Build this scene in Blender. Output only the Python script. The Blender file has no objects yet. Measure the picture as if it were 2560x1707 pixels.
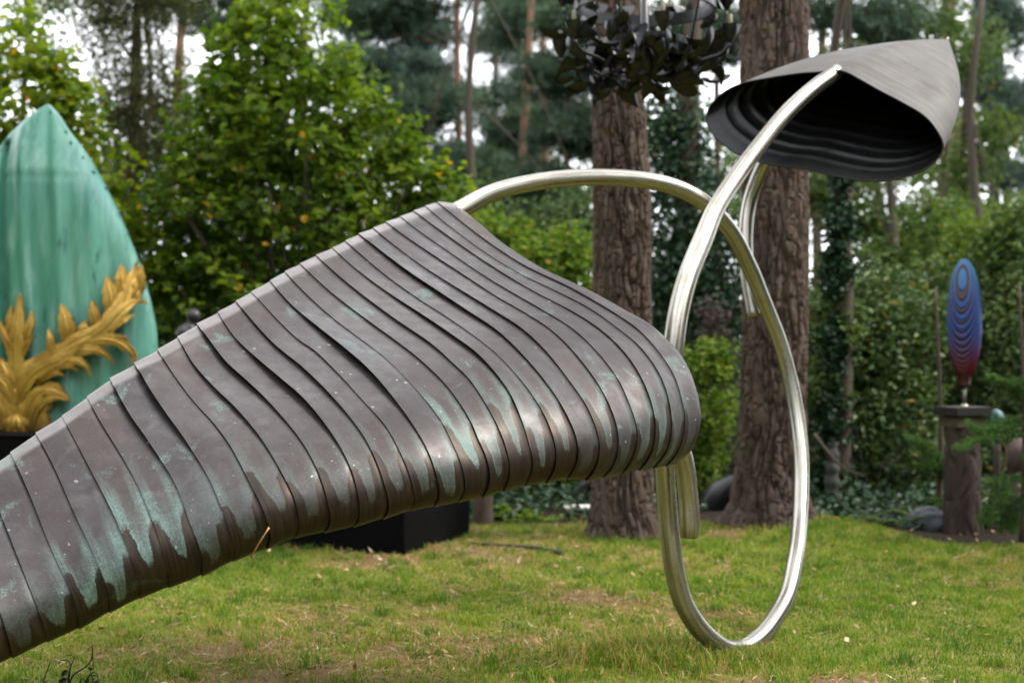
import bpy, math, random
import numpy as np
from mathutils import Vector, Matrix, Quaternion

rng = np.random.default_rng(7)
random.seed(7)
C = bpy.context.scene.collection
S = bpy.context.scene
R = math.radians

# ------------------------------------------------------------------ camera
FPX, CX, CY, CAMZ = 3555.6, 1280.0, 853.5, 1.4
cam_d = bpy.data.cameras.new('camera'); cam = bpy.data.objects.new('camera', cam_d); C.objects.link(cam)
cam.location = (0, 0, CAMZ); cam.rotation_euler = (R(90), 0, 0)
cam_d.lens = 50; cam_d.sensor_width = 36; cam_d.sensor_fit = 'HORIZONTAL'
cam_d.clip_start = 0.05; cam_d.clip_end = 900
cam_d.dof.use_dof = True; cam_d.dof.focus_distance = 5.05; cam_d.dof.aperture_fstop = 2.2
S.camera = cam
S.render.engine = 'CYCLES'
S.cycles.use_denoising = True
S.cycles.max_bounces = 6; S.cycles.diffuse_bounces = 3; S.cycles.glossy_bounces = 3
S.cycles.transmission_bounces = 3; S.cycles.transparent_max_bounces = 4
S.cycles.caustics_reflective = False; S.cycles.caustics_refractive = False
S.cycles.sample_clamp_indirect = 8

# ------------------------------------------------------------------ world and sun
SUN_EL, SUN_AZ = R(50), R(94)          # azimuth measured from +Y towards +X
W = bpy.data.worlds.new('World'); S.world = W; W.use_nodes = True
nt = W.node_tree; nt.nodes.clear()
def wn(t, **k):
    n = nt.nodes.new(t)
    for a, b in k.items(): setattr(n, a, b)
    return n
sky = wn('ShaderNodeTexSky', sky_type='NISHITA', sun_disc=False, sun_elevation=SUN_EL, sun_rotation=SUN_AZ)
tc = wn('ShaderNodeTexCoord')
nz = wn('ShaderNodeTexNoise'); nz.inputs['Scale'].default_value = 3.2; nz.inputs['Detail'].default_value = 5
nt.links.new(tc.outputs['Generated'], nz.inputs['Vector'])
mr = wn('ShaderNodeMapRange'); mr.inputs[1].default_value = .32; mr.inputs[2].default_value = .52
mr.inputs[3].default_value = .55; mr.inputs[4].default_value = 1.0
nt.links.new(nz.outputs['Fac'], mr.inputs[0])
mx = wn('ShaderNodeMix', data_type='RGBA')
nt.links.new(mr.outputs[0], mx.inputs[0]); nt.links.new(sky.outputs[0], mx.inputs[6])
mx.inputs[7].default_value = (13.0, 13.3, 13.8, 1)
bg = wn('ShaderNodeBackground'); bg.inputs['Strength'].default_value = 0.1
nt.links.new(mx.outputs[2], bg.inputs['Color'])
wo = wn('ShaderNodeOutputWorld'); nt.links.new(bg.outputs[0], wo.inputs['Surface'])

sd = Vector((math.sin(SUN_AZ) * math.cos(SUN_EL), math.cos(SUN_AZ) * math.cos(SUN_EL), math.sin(SUN_EL)))
sl = bpy.data.lights.new('sun', 'SUN'); so = bpy.data.objects.new('sun', sl); C.objects.link(so)
sl.energy = 2.0; sl.angle = R(14); sl.color = (1, .95, .86)
so.rotation_euler = (-sd).to_track_quat('-Z', 'Y').to_euler(); so.location = (6, 4, 12)

vs = S.view_settings
vs.view_transform = 'Standard'; vs.look = 'None'; vs.gamma = 1; vs.use_curve_mapping = False
vs.exposure = 1.3

# ------------------------------------------------------------------ helpers
def P(px, py, Y):
    """world point seen at photograph pixel (px, py) at distance Y"""
    return np.array([(px - CX) / FPX * Y, Y, CAMZ - (py - CY) / FPX * Y])

def hsh(*a):
    h = np.zeros(np.broadcast(*a).shape, np.uint64)
    for k, x in enumerate(a):
        h = (h ^ (np.asarray(x).astype(np.int64).astype(np.uint64) * np.uint64([0x9E3779B1, 0x85EBCA77, 0xC2B2AE3D, 0x27D4EB2F][k]))) * np.uint64(0x2545F491)
        h ^= h >> np.uint64(15); h &= np.uint64(0xFFFFFFFF)
    h = (h * np.uint64(0x45D9F3B)) & np.uint64(0xFFFFFFFF); h ^= h >> np.uint64(16)
    return (h & np.uint64(0xFFFFFF)).astype(float) / 0xFFFFFF

def vnoise(x, y, seed=0, px=0):
    xi, yi = np.floor(x), np.floor(y); fx, fy = x - xi, y - yi
    x1 = xi + 1
    if px: xi, x1 = np.mod(xi, px), np.mod(x1, px)
    fx = fx * fx * (3 - 2 * fx); fy = fy * fy * (3 - 2 * fy)
    a = hsh(xi, yi, np.full_like(xi, seed)); b = hsh(x1, yi, np.full_like(xi, seed))
    c = hsh(xi, yi + 1, np.full_like(xi, seed)); d = hsh(x1, yi + 1, np.full_like(xi, seed))
    return (a * (1 - fx) + b * fx) * (1 - fy) + (c * (1 - fx) + d * fx) * fy

def fbm(x, y, seed=0, o=4):
    s, t, n = 0, 0, 1.0
    for k in range(o):
        s = s + vnoise(x * 2 ** k, y * 2 ** k, seed + k) * n; t += n; n *= .5
    return s / t

def worley(x, y, px=0, seed=0):
    """F1, F2 and cell hash; px = period in x"""
    xi, yi = np.floor(x), np.floor(y)
    f1 = np.full(x.shape, 9.0); f2 = f1.copy(); cid = np.zeros(x.shape)
    for dx in (-1, 0, 1):
        for dy in (-1, 0, 1):
            cx, cy = xi + dx, yi + dy
            wx = np.mod(cx, px) if px else cx
            jx, jy = hsh(wx, cy, np.full_like(cx, seed)), hsh(wx, cy, np.full_like(cx, seed + 9))
            d = np.hypot(cx + jx - x, cy + jy - y)
            nw = d < f1
            f2 = np.where(nw, f1, np.minimum(f2, d)); cid = np.where(nw, hsh(wx, cy, np.full_like(cx, seed + 3)), cid)
            f1 = np.where(nw, d, f1)
    return f1, f2, cid

def mesh(name, V, F, mat=None, smooth=True, uv=None, attrs=None, fmat=None):
    """V (n,3); F list of index arrays (m,k)"""
    me = bpy.data.meshes.new(name)
    V = np.asarray(V, np.float32); F = [np.asarray(f, np.int32) for f in (F if isinstance(F, (list, tuple)) else [F]) if len(f)]
    me.vertices.add(len(V)); me.vertices.foreach_set('co', V.ravel())
    li = np.concatenate([f.ravel() for f in F])
    sizes = np.concatenate([np.full(len(f), f.shape[1], np.int32) for f in F])
    st = np.concatenate([[0], np.cumsum(sizes)[:-1]]).astype(np.int32)
    me.loops.add(len(li)); me.loops.foreach_set('vertex_index', li)
    me.polygons.add(len(sizes)); me.polygons.foreach_set('loop_start', st)
    me.polygons.foreach_set('use_smooth', np.full(len(sizes), smooth, bool))
    if uv is not None:
        l = me.uv_layers.new(name='UVMap'); l.data.foreach_set('uv', np.asarray(uv, np.float32)[li].ravel())
    for k, a in (attrs or {}).items():
        at = me.attributes.new(k, 'FLOAT', 'POINT'); at.data.foreach_set('value', np.asarray(a, np.float32))
    for m in (mat if isinstance(mat, (list, tuple)) else [mat]):
        if m is not None: me.materials.append(m)
    if fmat is not None: me.polygons.foreach_set('material_index', np.asarray(fmat, np.int32))
    me.update(calc_edges=True); me.validate()
    return me

def obj(name, me, parent=None, loc=None):
    o = bpy.data.objects.new(name, me); C.objects.link(o)
    if loc is not None: o.location = loc
    if parent is not None: o.parent = parent
    return o

def tag(o, label=None, cat=None, group=None, kind=None):
    for k, v in (('label', label), ('category', cat), ('group', group), ('kind', kind)):
        if v: o[k] = v
    return o

def thing(name, label, cat, loc=(0, 0, 0), group=None, rz=0):
    o = bpy.data.objects.new(name, None); C.objects.link(o)
    o.location = loc; o.rotation_euler = (0, 0, rz); o.empty_display_size = .2
    return tag(o, label, cat, group)

class MB:
    """collects pieces (V, F lists, uv, attr) into one mesh"""
    def __init__(s): s.V, s.F, s.U, s.A, s.n = [], {}, [], [], 0
    def add(s, V, F, uv=None, a=0.5):
        V = np.asarray(V, float)
        for f in (F if isinstance(F, (list, tuple)) else [F]):
            f = np.asarray(f)
            if len(f): s.F.setdefault(f.shape[1], []).append(f + s.n)
        s.V.append(V); s.U.append(np.zeros((len(V), 2)) if uv is None else np.asarray(uv))
        s.A.append(np.broadcast_to(np.asarray(a, float), (len(V),))); s.n += len(V)
        return s
    def build(s, name, mat, parent=None, smooth=True, loc=None):
        off = np.zeros(3) if loc is None else np.asarray(loc, float)
        me = mesh(name, np.concatenate(s.V) - off, [np.concatenate(f) for f in s.F.values()], mat, smooth,
                  np.concatenate(s.U), {'tint': np.concatenate(s.A)})
        return obj(name, me, parent, None if loc is None else off)

def gridF(nu, nv, wrap=False):
    """quads of a (nu rows, nv columns) vertex grid; wrap closes the columns"""
    i = np.arange(nu - 1)[:, None]; j = np.arange(nv if wrap else nv - 1)[None, :]
    a = i * nv + j; b = i * nv + (j + 1) % nv
    return np.stack([a, b, b + nv, a + nv], -1).reshape(-1, 4)

def spline(pts, n, closed=False):
    """Catmull-Rom through pts, resampled evenly by length to n points"""
    p = np.asarray(pts, float)
    if closed: q = np.vstack([p[-1], p, p[0], p[1]])
    else: q = np.vstack([2 * p[0] - p[1], p, 2 * p[-1] - p[-2]])
    out = []
    for k in range(1, len(q) - 2):
        a, b, c, d = q[k - 1:k + 3]
        dab, dbc, dcd = [max(np.linalg.norm(v[:3]), 1e-6) ** .5 for v in (b - a, c - b, d - c)]
        m1 = (b - a) / dab - (c - a) / (dab + dbc) + (c - b) / dbc
        m2 = (c - b) / dbc - (d - b) / (dbc + dcd) + (d - c) / dcd
        m1 *= dbc; m2 *= dbc
        t = np.linspace(0, 1, 24, endpoint=False)[:, None]
        out.append((2 * t**3 - 3 * t**2 + 1) * b + (t**3 - 2 * t**2 + t) * m1 + (-2 * t**3 + 3 * t**2) * c + (t**3 - t**2) * m2)
    e = p[0] if closed else p[-1]
    o = np.vstack(out + [e[None]])
    L = np.concatenate([[0], np.cumsum(np.linalg.norm(np.diff(o, axis=0), axis=1))])
    s = np.linspace(0, L[-1], n, endpoint=not closed)
    return np.stack([np.interp(s, L, o[:, k]) for k in range(o.shape[1])], 1)

def tube(path, rad, n=12, cap=True, flat=1.0):
    p = np.asarray(path, float); m = len(p)
    r = np.broadcast_to(np.asarray(rad, float), (m,))
    t = np.gradient(p, axis=0); t /= np.linalg.norm(t, axis=1, keepdims=True) + 1e-9
    u = np.cross(t[0], [0, 0, 1.0]);
    if np.linalg.norm(u) < 1e-3: u = np.cross(t[0], [1.0, 0, 0])
    u /= np.linalg.norm(u); U = [u]
    for k in range(1, m):
        u = u - t[k] * np.dot(u, t[k]); u /= np.linalg.norm(u) + 1e-9; U.append(u)
    U = np.array(U); B = np.cross(t, U)
    a = np.linspace(0, 2 * math.pi, n, endpoint=False)
    V = p[:, None] + r[:, None, None] * (np.cos(a)[None, :, None] * U[:, None] + flat * np.sin(a)[None, :, None] * B[:, None])
    L = np.concatenate([[0], np.cumsum(np.linalg.norm(np.diff(p, axis=0), axis=1))])
    uv = np.stack([np.broadcast_to(a / 6.2832, (m, n)), np.broadcast_to(L[:, None], (m, n))], -1).reshape(-1, 2)
    V = V.reshape(-1, 3); F = [gridF(m, n, True)]
    if cap:
        V = np.vstack([V, p[0], p[-1]]); uv = np.vstack([uv, [0, 0], [0, L[-1]]])
        i = np.arange(n); j = (i + 1) % n; k = m * n
        F.append(np.vstack([np.stack([j, i, np.full(n, k)], 1), np.stack([(m - 1) * n + i, (m - 1) * n + j, np.full(n, k + 1)], 1)]))
    return V, F, uv

def box(c, s, rz=0.0, bev=0.0):
    """box with bevelled edges"""
    import bmesh
    bm = bmesh.new(); bmesh.ops.create_cube(bm, size=1)
    for v in bm.verts: v.co = Vector((v.co.x * s[0], v.co.y * s[1], v.co.z * s[2]))
    if bev: bmesh.ops.bevel(bm, geom=list(bm.edges), offset=bev, segments=2, affect='EDGES', profile=.7)
    bmesh.ops.triangulate(bm, faces=[f for f in bm.faces if len(f.verts) > 4])
    cs, sn = math.cos(rz), math.sin(rz)
    V = np.array([[c[0] + v.co.x * cs - v.co.y * sn, c[1] + v.co.x * sn + v.co.y * cs, c[2] + v.co.z] for v in bm.verts])
    bm.verts.index_update(); F3 = [[v.index for v in f.verts] for f in bm.faces if len(f.verts) == 3]; F4 = [[v.index for v in f.verts] for f in bm.faces if len(f.verts) == 4]
    bm.free()
    return V, [np.array(f) for f in (F3, F4) if f]

def rand_dirs(r, n):
    v = r.normal(size=(n, 3)); return v / np.linalg.norm(v, axis=1, keepdims=True)
def leaf_arrays(pos, nor, L, Wd, r, tint, fold=.25):
    """two-quad folded leaves"""
    n = len(pos); a = rand_dirs(r, n); d = np.cross(nor, a); d /= np.linalg.norm(d, axis=1, keepdims=True) + 1e-9
    s = np.cross(nor, d); L = L[:, None]; Wd = Wd[:, None]; f = nor * Wd * fold
    V = np.stack([pos - d * L * .5, pos - d * L * .18 + s * Wd * .5 + f, pos + d * L * .2 + s * Wd * .42 + f, pos + d * L * .5 - nor * L * .12,
                  pos + d * L * .2 - s * Wd * .42 + f, pos - d * L * .18 - s * Wd * .5 + f], 1).reshape(-1, 3)
    k = np.arange(n)[:, None] * 6
    return V, np.concatenate([k + [0, 1, 2, 3], k + [0, 3, 4, 5]]), np.repeat(tint, 6)

# ------------------------------------------------------------------ materials
class NT:
    def __init__(s, name):
        s.m = bpy.data.materials.new(name); s.m.use_nodes = True; s.t = s.m.node_tree; s.t.nodes.clear()
        s.out = s.n('ShaderNodeOutputMaterial'); s.b = s.n('ShaderNodeBsdfPrincipled'); s.t.links.new(s.b.outputs[0], s.out.inputs[0])
    def n(s, t, **k):
        x = s.t.nodes.new(t)
        for a, b in k.items(): setattr(x, a, b)
        return x
    def l(s, a, b): s.t.links.new(a, b)
    def put(s, sock, v):
        if isinstance(v, bpy.types.NodeSocket): s.l(v, sock)
        elif isinstance(v, (tuple, list)) and len(v) == 3 and sock.type == 'RGBA': sock.default_value = (*v, 1)
        else: sock.default_value = v
    def math(s, op, a, b=0.0, c=0.0, clamp=False):
        x = s.n('ShaderNodeMath', operation=op); x.use_clamp = clamp
        for i, v in enumerate((a, b, c)): s.put(x.inputs[i], v)
        return x.outputs[0]
    def mix(s, f, a, b, mode='MIX'):
        x = s.n('ShaderNodeMix', data_type='RGBA', blend_type=mode)
        s.put(x.inputs[0], f); s.put(x.inputs[6], a); s.put(x.inputs[7], b)
        return x.outputs[2]
    def rng(s, v, a, b, c=0.0, d=1.0, smooth=False):
        x = s.n('ShaderNodeMapRange', interpolation_type='SMOOTHSTEP' if smooth else 'LINEAR')
        for i, q in enumerate((v, a, b, c, d)): s.put(x.inputs[i], q)
        return x.outputs[0]
    def coord(s, kind='Object', scale=(1, 1, 1)):
        x = s.n('ShaderNodeTexCoord'); m = s.n('ShaderNodeMapping'); m.inputs['Scale'].default_value = scale
        s.l(x.outputs[kind], m.inputs[0]); return m.outputs[0]
    def noise(s, vec, scale=5, detail=4, rough=.55, dist=0):
        x = s.n('ShaderNodeTexNoise'); s.put(x.inputs['Vector'], vec)
        for k, v in (('Scale', scale), ('Detail', detail), ('Roughness', rough), ('Distortion', dist)): s.put(x.inputs[k], v)
        return x.outputs['Fac']
    def vor(s, vec, scale=5, out='Distance', feature='F1'):
        x = s.n('ShaderNodeTexVoronoi', feature=feature); s.put(x.inputs['Vector'], vec); x.inputs['Scale'].default_value = scale
        return x.outputs[out]
    def attr(s, name): return s.n('ShaderNodeAttribute', attribute_name=name).outputs['Fac']
    def bump(s, h, strength=.3, dist=.01):
        x = s.n('ShaderNodeBump'); x.inputs['Strength'].default_value = strength; x.inputs['Distance'].default_value = dist
        s.put(x.inputs['Height'], h); s.l(x.outputs[0], s.b.inputs['Normal'])
    def set(s, **k):
        for a, v in k.items(): s.put(s.b.inputs[{'color': 'Base Color', 'rough': 'Roughness', 'metal': 'Metallic', 'spec': 'Specular IOR Level', 'coat': 'Coat Weight', 'sss': 'Subsurface Weight'}[a]], v)
        return s

def leafmat(name, dark, mid, light, odd=(.25, .16, .02), odd_at=.965, trans=.35, rough=.55, spec=.18):
    """leaf colours picked per leaf by the 'tint' attribute; light passes through"""
    t = NT(name); a = t.attr('tint')
    c = t.mix(t.rng(a, 0, .5), dark, mid); c = t.mix(t.rng(a, .5, .95), c, light)
    c = t.mix(t.math('GREATER_THAN', a, odd_at), c, odd)
    t.set(color=c, rough=rough, spec=spec)
    tr = t.n('ShaderNodeBsdfTranslucent')
    t.l(t.mix(1.0, c, (1.15, 1.2, .55), 'MULTIPLY'), tr.inputs[0])
    ms = t.n('ShaderNodeMixShader'); ms.inputs[0].default_value = trans
    t.l(t.b.outputs[0], ms.inputs[1]); t.l(tr.outputs[0], ms.inputs[2]); t.l(ms.outputs[0], t.out.inputs[0])
    return t.m

def simple(name, col, rough=.6, metal=0.0, var=.35, scale=8, bump=.15, bd=.01, spec=.5, stretch=(1, 1, 1)):
    t = NT(name); v = t.coord('Object', stretch)
    n = t.noise(v, scale, 5); n2 = t.noise(v, scale * 6, 3)
    f = t.math('ADD', t.math('MULTIPLY', n, .7), t.math('MULTIPLY', n2, .3))
    c = t.mix(t.rng(f, .3, .7), tuple(x * (1 - var) for x in col), tuple(min(1, x * (1 + var)) for x in col))
    t.set(color=c, rough=t.rng(n2, .2, .8, rough * .8, min(1, rough * 1.2)), metal=metal, spec=spec)
    if bump: t.bump(f, bump, bd)
    return t.m

M = {}
def copper_mat():
    t = NT('weathered copper'); uv = t.n('ShaderNodeUVMap', uv_map='UVMap').outputs[0]
    sp = t.n('ShaderNodeSeparateXYZ'); t.l(uv, sp.inputs[0]); U, D = sp.outputs[0], sp.outputs[1]
    f = t.math('FRACT', U); i = t.math('FLOOR', U)
    wn1 = t.n('ShaderNodeTexWhiteNoise', noise_dimensions='1D'); t.l(i, wn1.inputs['W']); r1 = wn1.outputs['Value']
    sc = t.n('ShaderNodeSeparateColor'); t.l(wn1.outputs['Color'], sc.inputs[0]); r2, r3 = sc.outputs[0], sc.outputs[1]
    ob = t.coord('Object')
    nlow = t.noise(ob, 3, 4); nm = t.noise(ob, 14, 5); nf = t.noise(ob, 160, 4, .7); nd = t.noise(ob, 11, 3)
    # streaked coordinates running down each strip
    cb = t.n('ShaderNodeCombineXYZ'); t.l(t.math('MULTIPLY', U, 9.0), cb.inputs[0]); t.l(t.math('MULTIPLY', D, 5.0), cb.inputs[1])
    st = t.noise(cb.outputs[0], 1.6, 5, .6)
    # tongue level in metres above the lower lip
    base = t.math('ADD', t.rng(U, -5, 25, .15, .34), t.rng(r1, 0, 1, -.03, .04))
    fd = t.math('ADD', f, t.rng(nd, .3, .7, -.05, .05))
    def bell(c0, w, amp):
        q = t.math('DIVIDE', t.math('SUBTRACT', fd, c0), w)
        return t.math('MULTIPLY', t.math('POWER', 2.718, t.math('MULTIPLY', t.math('POWER', t.math('ABSOLUTE', q), 4.5), -1.0)), amp)
    k1 = bell(t.rng(r3, 0, 1, .0, .10), t.rng(r2, 0, 1, .17, .30), t.rng(r2, 0, 1, .55, 1.0))
    k2 = bell(t.rng(r2, 0, 1, .84, .97), t.rng(r3, 0, 1, .17, .30), t.rng(r3, 0, 1, .65, 1.1))
    h = t.math('MULTIPLY', base, t.math('ADD', t.rng(r1, 0, 1, .12, .42), t.math('MULTIPLY', t.math('MAXIMUM', k1, k2), .68)))
    dd = t.math('ADD', D, t.rng(nd, .3, .7, -.018, .018))
    over = t.math('SUBTRACT', dd, h)
    dry = t.rng(t.math('ADD', over, t.rng(nf, .3, .7, -.008, .008)), -.010, .012, 0, 1, True)                    # 0 in the dark washed tongues
    teal = t.math('MULTIPLY', t.rng(over, 0.0, t.rng(r3, 0, 1, .14, .34), 1, 0, True), dry)
    teal = t.math('MULTIPLY', teal, t.rng(t.math('ADD', t.math('MULTIPLY', nf, .32), t.math('ADD', t.math('MULTIPLY', st, .33), t.math('MULTIPLY', nm, .35))), .38, .64))
    # some strips are much greener than others, more so to the lower end
    amt = t.math('MULTIPLY', t.rng(nlow, .36, .6, .25, 1.0), t.rng(r1, 0, 1, .45, 1.1))
    def ubell(c0, w, a_):
        q = t.math('DIVIDE', t.math('SUBTRACT', U, c0), w); return t.math('MULTIPLY', t.math('POWER', 2.718, t.math('MULTIPLY', t.math('MULTIPLY', q, q), -1.0)), a_)
    where = t.math('ADD', t.math('ADD', ubell(1.2, 3.2, 1.7), ubell(14.0, 2.6, 1.0)), t.math('ADD', ubell(22.5, 1.6, .8), .26))
    amt = t.math('MULTIPLY', amt, where)
    teal = t.math('MULTIPLY', teal, amt, clamp=True)
    edge = t.math('MULTIPLY', t.rng(f, .90, 1.0), t.rng(D, .12, .5, .6, 0))
    teal = t.math('MAXIMUM', teal, t.math('MULTIPLY', t.math('MULTIPLY', edge, dry), t.rng(st, .45, .6)))
    blot = t.math('MULTIPLY', t.rng(t.noise(ob, 5.5, 4, .6, .6), .62, .70), t.rng(nf, .40, .6)) # scattered green blots
    teal = t.math('MAXIMUM', teal, t.math('MULTIPLY', blot, .5))
    c = t.mix(t.rng(nlow, .3, .7), (.031, .0245, .0255), (.062, .056, .056))
    c = t.mix(t.rng(nm, .42, .7, 0, .6), c, (.025, .018, .019))
    c = t.mix(t.rng(t.noise(ob, 7, 5, .65, 1.2), .5, .72, 0, .5), c, (.105, .102, .101))
    c = t.mix(t.rng(r2, 0, 1, 0, .4), c, (.052, .034, .028))
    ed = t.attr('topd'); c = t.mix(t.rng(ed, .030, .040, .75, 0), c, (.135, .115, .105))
    c = t.mix(t.rng(nf, .45, .8, 0, .4), c, (.085, .080, .081))
    cd = t.mix(t.rng(st, .35, .65), (.010, .007, .0055), (.042, .028, .019))
    c = t.mix(t.math('MULTIPLY', t.math('SUBTRACT', 1.0, dry), .9), c, cd)
    c = t.mix(t.math('MULTIPLY', teal, .9), c, t.mix(nf, (.085, .18, .155), (.23, .37, .335)))
    # pale lichen and bird specks
    v1 = t.vor(ob, 30); v1c = t.vor(ob, 30, 'Color'); s1 = t.n('ShaderNodeSeparateColor'); t.l(v1c, s1.inputs[0])
    nb = t.noise(ob, 90, 3)
    sp1 = t.math('MULTIPLY', t.math('LESS_THAN', t.math('ADD', v1, t.rng(nb, .3, .7, -.10, .10)), t.rng(s1.outputs[1], 0, 1, .03, .19)), t.math('GREATER_THAN', s1.outputs[0], .86))
    v2 = t.vor(ob, 85); v2c = t.vor(ob, 85, 'Color'); s2 = t.n('ShaderNodeSeparateColor'); t.l(v2c, s2.inputs[0])
    sp2 = t.math('MULTIPLY', t.math('LESS_THAN', t.math('ADD', v2, t.rng(nf, .3, .7, -.1, .1)), t.rng(s2.outputs[1], 0, 1, .08, .24)), t.math('GREATER_THAN', t.math('ADD', s2.outputs[0], t.rng(nlow, .3, .7, -.12, .06)), .90))
    spk = t.math('MULTIPLY', t.math('MAXIMUM', t.math('MULTIPLY', sp1, t.rng(s1.outputs[2], 0, 1, .2, .75)), t.math('MULTIPLY', sp2, t.rng(s2.outputs[2], 0, 1, .1, .6))), dry)
    c = t.mix(spk, c, (.33, .36, .37))
    rough = t.math('ADD', t.rng(nm, .3, .7, .37, .50), t.math('MULTIPLY', teal, .3))
    rough = t.math('SUBTRACT', rough, t.math('MULTIPLY', t.math('SUBTRACT', 1.0, dry), -.02))
    t.set(color=c, rough=rough, metal=t.math('MULTIPLY', t.math('SUBTRACT', 1.0, teal), .50), spec=.38)
    t.bump(t.math('ADD', t.math('MULTIPLY', nf, .3), t.math('ADD', t.math('MULTIPLY', nm, .5), t.math('MULTIPLY', spk, .6))), .22, .004)
    return t.m
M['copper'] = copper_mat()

def steel_mat():
    t = NT('weathered steel pipe'); uv = t.n('ShaderNodeUVMap', uv_map='UVMap').outputs[0]
    mp = t.n('ShaderNodeMapping'); mp.inputs['Scale'].default_value = (14, 1.3, 1); t.l(uv, mp.inputs[0])
    st = t.noise(mp.outputs[0], 1.5, 5, .6); ob = t.coord('Object'); n = t.noise(ob, 9, 5); nf = t.noise(ob, 90, 4, .7)
    c = t.mix(t.rng(st, .35, .68), (.21, .185, .145), (.50, .485, .44))
    c = t.mix(t.rng(n, .55, .75, 0, .6), c, (.27, .22, .15))
    t.set(color=c, metal=.92, rough=t.math('ADD', t.rng(st, .3, .7, .17, .32), t.math('MULTIPLY', nf, .10)))
    t.bump(t.math('ADD', t.math('MULTIPLY', st, .8), t.math('MULTIPLY', nf, .3)), .25, .004)
    return t.m
M['steel'] = steel_mat()

def hood_mat():
    t = NT('grey weathered sheet'); uv = t.n('ShaderNodeUVMap', uv_map='UVMap').outputs[0]
    mp = t.n('ShaderNodeMapping'); mp.inputs['Scale'].default_value = (1.2, 26, 1); t.l(uv, mp.inputs[0])
    st = t.noise(mp.outputs[0], 1.6, 6, .62, .4); ob = t.coord('Object'); n = t.noise(ob, 5, 5, .6); nf = t.noise(ob, 70, 4, .7)
    c = t.mix(t.rng(st, .36, .66), (.068, .062, .056), (.100, .095, .088))
    c = t.mix(t.rng(n, .5, .72, 0, .45), c, (.066, .050, .040))
    c = t.mix(t.rng(nf, .6, .8, 0, .5), c, (.17, .165, .155))
    t.set(color=c, metal=.1, rough=t.rng(n, .3, .7, .55, .7), spec=.3); t.bump(t.math('ADD', st, t.math('MULTIPLY', nf, .4)), .2, .004)
    return t.m
M['hood'] = hood_mat()
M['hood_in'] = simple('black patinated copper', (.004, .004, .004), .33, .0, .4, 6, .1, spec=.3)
M['pipe_skin'] = simple('dull brown copper', (.16, .115, .095), .5, .4, .3, 9, .15, .004)
M['plinth'] = simple('black painted board', (.003, .003, .0033), .85, 0, .4, 5, .2, .004, .06)
M['black'] = simple('black wrought iron', (.007, .007, .008), .32, .1, .4, 12, .2, .004, .55)
M['candle'] = simple('cream candle wax', (.16, .135, .085), .6, 0, .2, 8, 0)

def teal_mat():
    t = NT('verdigris leaf glaze'); ob = t.coord('Object', (2.0, 1, .30)); o1 = t.coord('Object')
    n = t.noise(ob, 1.6, 6, .6, .8); n2 = t.noise(ob, 5.5, 5, .6, .5); n3 = t.noise(o1, 1.3, 4); nf = t.noise(o1, 40, 4)
    c = t.mix(t.rng(n, .32, .66), (.040, .185, .130), (.12, .34, .255))
    c = t.mix(t.rng(n2, .5, .72, 0, .75), c, (.27, .47, .41))
    c = t.mix(t.rng(n3, .52, .68, 0, .5), c, (.085, .25, .25))
    c = t.mix(t.rng(n2, .33, .40, .75, 0), c, (.012, .075, .065))
    t.set(color=c, rough=t.rng(nf, .3, .7, .30, .42), spec=.5); t.bump(t.math('ADD', n2, t.math('MULTIPLY', nf, .15)), .35, .03)
    return t.m
M['teal'] = teal_mat()
M['teal_dark'] = simple('dark stitch cord', (.012, .035, .035), .6)

def gold_mat():
    t = NT('gilded ornament'); o = t.coord('Object'); n = t.noise(o, 4, 5); nf = t.noise(o, 30, 4)
    c = t.mix(t.rng(n, .3, .7), (.40, .22, .035), (.70, .46, .12)); c = t.mix(t.rng(nf, .5, .7, 0, .5), c, (.25, .15, .03))
    t.set(color=c, metal=.7, rough=t.rng(nf, .3, .7, .36, .5)); t.bump(nf, .2, .01)
    return t.m
M['gold'] = gold_mat()

def bark_mat(name, a, b, cc, moss=0.0):
    t = NT(name); o = t.coord('Object', (1, 1, .22)); o2 = t.coord('Object')
    pl = t.attr('tint'); n = t.noise(o, 22, 5, .65); nl = t.noise(o2, 2.2, 4); nf = t.noise(o2, 60, 4, .7)
    c = t.mix(pl, a, b); c = t.mix(t.rng(n, .4, .7), c, cc); c = t.mix(t.rng(nf, .55, .75, 0, .4), c, (.17, .135, .115))
    if moss: c = t.mix(t.rng(nl, .5, .7, 0, moss), c, (.05, .07, .025))
    t.set(color=c, rough=.9, spec=.2); t.bump(t.math('ADD', n, t.math('MULTIPLY', nf, .5)), .5, .012)
    return t.m
M['bark'] = bark_mat('pine bark grey brown', (.040, .023, .016), (.110, .073, .055), (.110, .090, .077))
M['bark_post'] = bark_mat('old stump bark', (.034, .022, .019), (.075, .052, .045), (.06, .05, .045))
M['bark_red'] = bark_mat('pine bark red brown', (.17, .085, .05), (.23, .125, .075), (.12, .075, .055))
M['bark_dark'] = bark_mat('dark bark', (.05, .038, .03), (.085, .065, .052), (.07, .06, .045), .5)
M['bark_grey'] = bark_mat('pale grey bark', (.045, .045, .04), (.085, .085, .078), (.04, .05, .035), .5)
M['twig'] = simple('brown twig', (.06, .042, .028), .8, 0, .3, 12, 0)

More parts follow.
